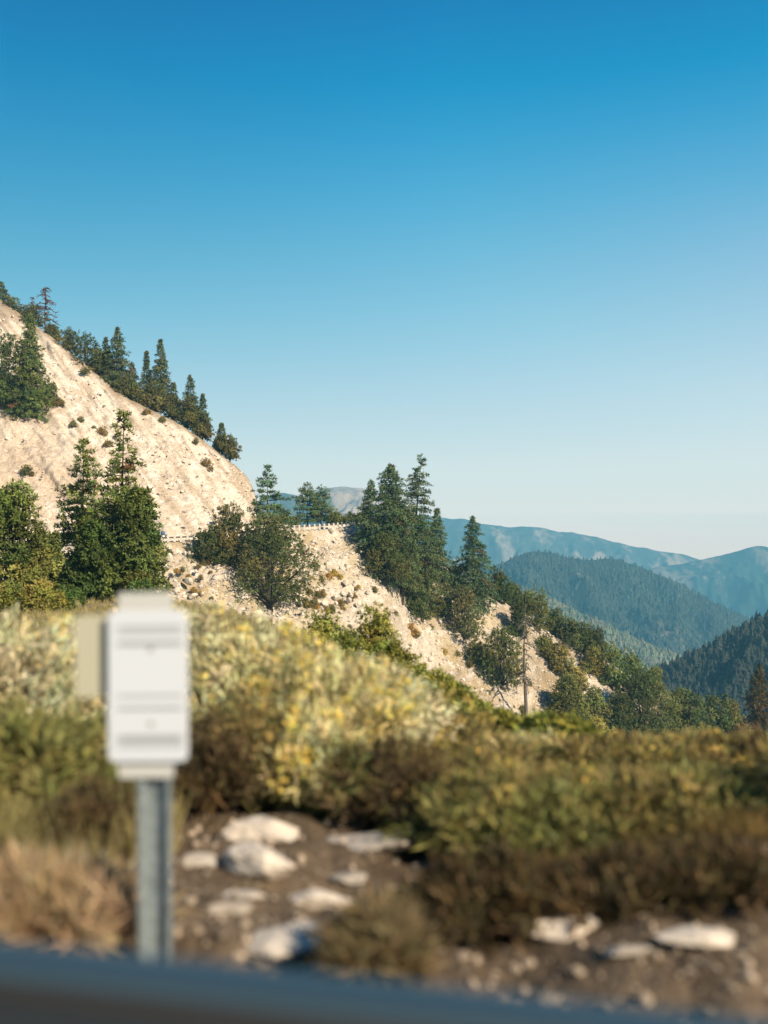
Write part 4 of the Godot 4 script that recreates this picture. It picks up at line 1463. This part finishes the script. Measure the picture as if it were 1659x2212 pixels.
	var rk := [
		[575, 1796, 0.17, 0.065, "upper pale rock of the pair right of the marker post"], [565, 1880, 0.14, 0.085, "rounded cream rock, lower of the pair right of the marker post"],
		[680, 1945, 0.12, 0.05, "small white rock below and right of the cream rock"], [605, 2030, 0.14, 0.03, "flat white stone just above the car door"],
		[500, 1958, 0.08, 0.035, "grey stone left of the small white rock"], [330, 1865, 0.075, 0.028, "thin pale stone at the marker post"],
		[1185, 1998, 0.17, 0.04, "long flat white stone on the dirt at lower right"], [1500, 2022, 0.125, 0.022, "thin white stone farther right on the dirt"],
		[1590, 1855, 0.14, 0.022, "flat tan stone among the dead bushes at the right edge"], [800, 1822, 0.24, 0.06, "broad pale rock in the middle under the green bush"],
		[850, 1630, 0.20, 0.06, "pale rock on the bank in the middle, right of the yellow bush"], [962, 1600, 0.16, 0.05, "white rock on the bank rim in the middle"],
		[1010, 1758, 0.14, 0.02, "thin pale stone in the front brush"], [1340, 1616, 0.22, 0.035, "pale slab at the rim under the dark bush"],
		[1465, 1658, 0.16, 0.06, "pinkish rock in the brush at the right"], [1250, 1778, 0.12, 0.02, "thin grey stone between the front bushes"],
		[715, 2080, 0.10, 0.02, "flat tan stone by the car door"],
		[440, 1852, 0.09, 0.026, "thin pale stone right beside the marker post"], [535, 1925, 0.07, 0.02, "little flat stone under the rounded cream rock"], [650, 1996, 0.09, 0.018, "sliver of pale stone above the flat white one"], [755, 1900, 0.08, 0.024, "small tan stone left of the dead bushes"], [1010, 1985, 0.07, 0.016, "little pale stone left of the long flat white one"], [1345, 2050, 0.08, 0.016, "small flat stone between the two white stones"],
	]
	for k in rk.size():
		var q: Array = rk[k]
		var d := 3.0
		while d < 9.0 and pix(bank_point(q[0], d)) > q[1] + 15.0:
			d += 0.05
		var pos := bank_point(q[0], d)
		var t := thing("rock", q[4], "rock", pos + Vector3(0, q[3] * 0.5, 0))
		rng.seed = 820 + k
		t.rotation = Vector3(rng.randf_range(-0.2, 0.2), rng.randf_range(-0.4, 0.4), rng.randf_range(-0.12, 0.12))
		t.scale = Vector3(q[2], q[3] * 1.3, q[2] * 0.8)
		part(t, "stone", rock(800 + k, 5, white * [1.0, 1.1, 1.05, 1.1, 0.6, 0.8, 1.15, 1.1, 0.75, 0.75, 0.9, 1.05, 0.9, 0.95, 0.6, 0.8, 0.7, 0.8, 0.9, 1.0, 0.7, 0.85, 0.8][k]), M.stone)
	# gravel
	rng.seed = 950
	var small := rock(621, 1, Color(1, 1, 1))
	var pl := []
	var cs := []
	for k in 4200:
		var d := 2.8 + 5.5 * pow(rng.randf(), 1.4)
		var p := bank_point(rng.randf_range(-150, 1850), d)
		var z := 0.006 + 0.026 * pow(rng.randf(), 5.0)
		pl.append(Transform3D(Basis(unit(), rng.randf() * TAU).scaled(Vector3.ONE * z), p + Vector3(0, z * 0.3, 0)))
		var g := rng.randf_range(0.12, 0.5)
		cs.append(Color(g, g * 0.80, g * 0.60))
	many("gravel", small, M.stone, pl, cs, "brown and pale gravel strewn over the roadside dirt", "gravel")
	# dry grass
	var tuft := Mb.new()
	rng.seed = 970
	for k in 26:
		var a := rng.randf() * TAU
		var dir := Vector3(cos(a) * rng.randf() * 0.7, 1.0, sin(a) * rng.randf() * 0.7).normalized()
		tuft.blade(Vector3(cos(a), 0, sin(a)) * 0.06 * rng.randf() - Vector3(0, 0.02, 0), dir, dir.cross(unit()).normalized(), rng.randf_range(0.5, 1.0), 0.022, Color(1, 1, 1) * rng.randf_range(0.75, 1.15))
	pl = []
	cs = []
	for k in 22000:
		var px := rng.randf_range(-900, 2500)
		var ed := soft_lut(EDGE, px, 2)
		var d := lerpf(4.8, ed + 2.0, pow(rng.randf(), 1.0 if px > 900 else 1.5))
		if px > 900 and d < 5.5 and rng.randf() < 0.6:
			continue
		if px > 380 and px < 1000 and d < 6.2:
			continue
		var p := bank_point(px, d)
		var h := rng.randf_range(0.12, 0.34) * (1.0 + 0.4 * smoothstep(10.0, 40.0, d)) * (0.6 if px > 950 else 1.0)
		pl.append(Transform3D(Basis(Vector3.UP, rng.randf() * TAU).scaled(Vector3(h, h, h)), p))
		var g := rng.randf_range(0.7, 1.2)
		var t := clampf(nz.get_noise_2d(p.x * 0.4, p.z * 0.4) + 0.5 + rng.randf_range(-0.3, 0.3), 0, 1)
		var c := Color(0.24, 0.22, 0.09).lerp(Color(0.44, 0.35, 0.16), t)
		if px > 900:
			c = Color(0.11, 0.10, 0.035).lerp(Color(0.24, 0.16, 0.06), t)
		cs.append(c * g)
	many("dry_grass", tuft.done(), M.leaf, pl, cs, "dry yellow grass growing over the roadside bank", "grass")
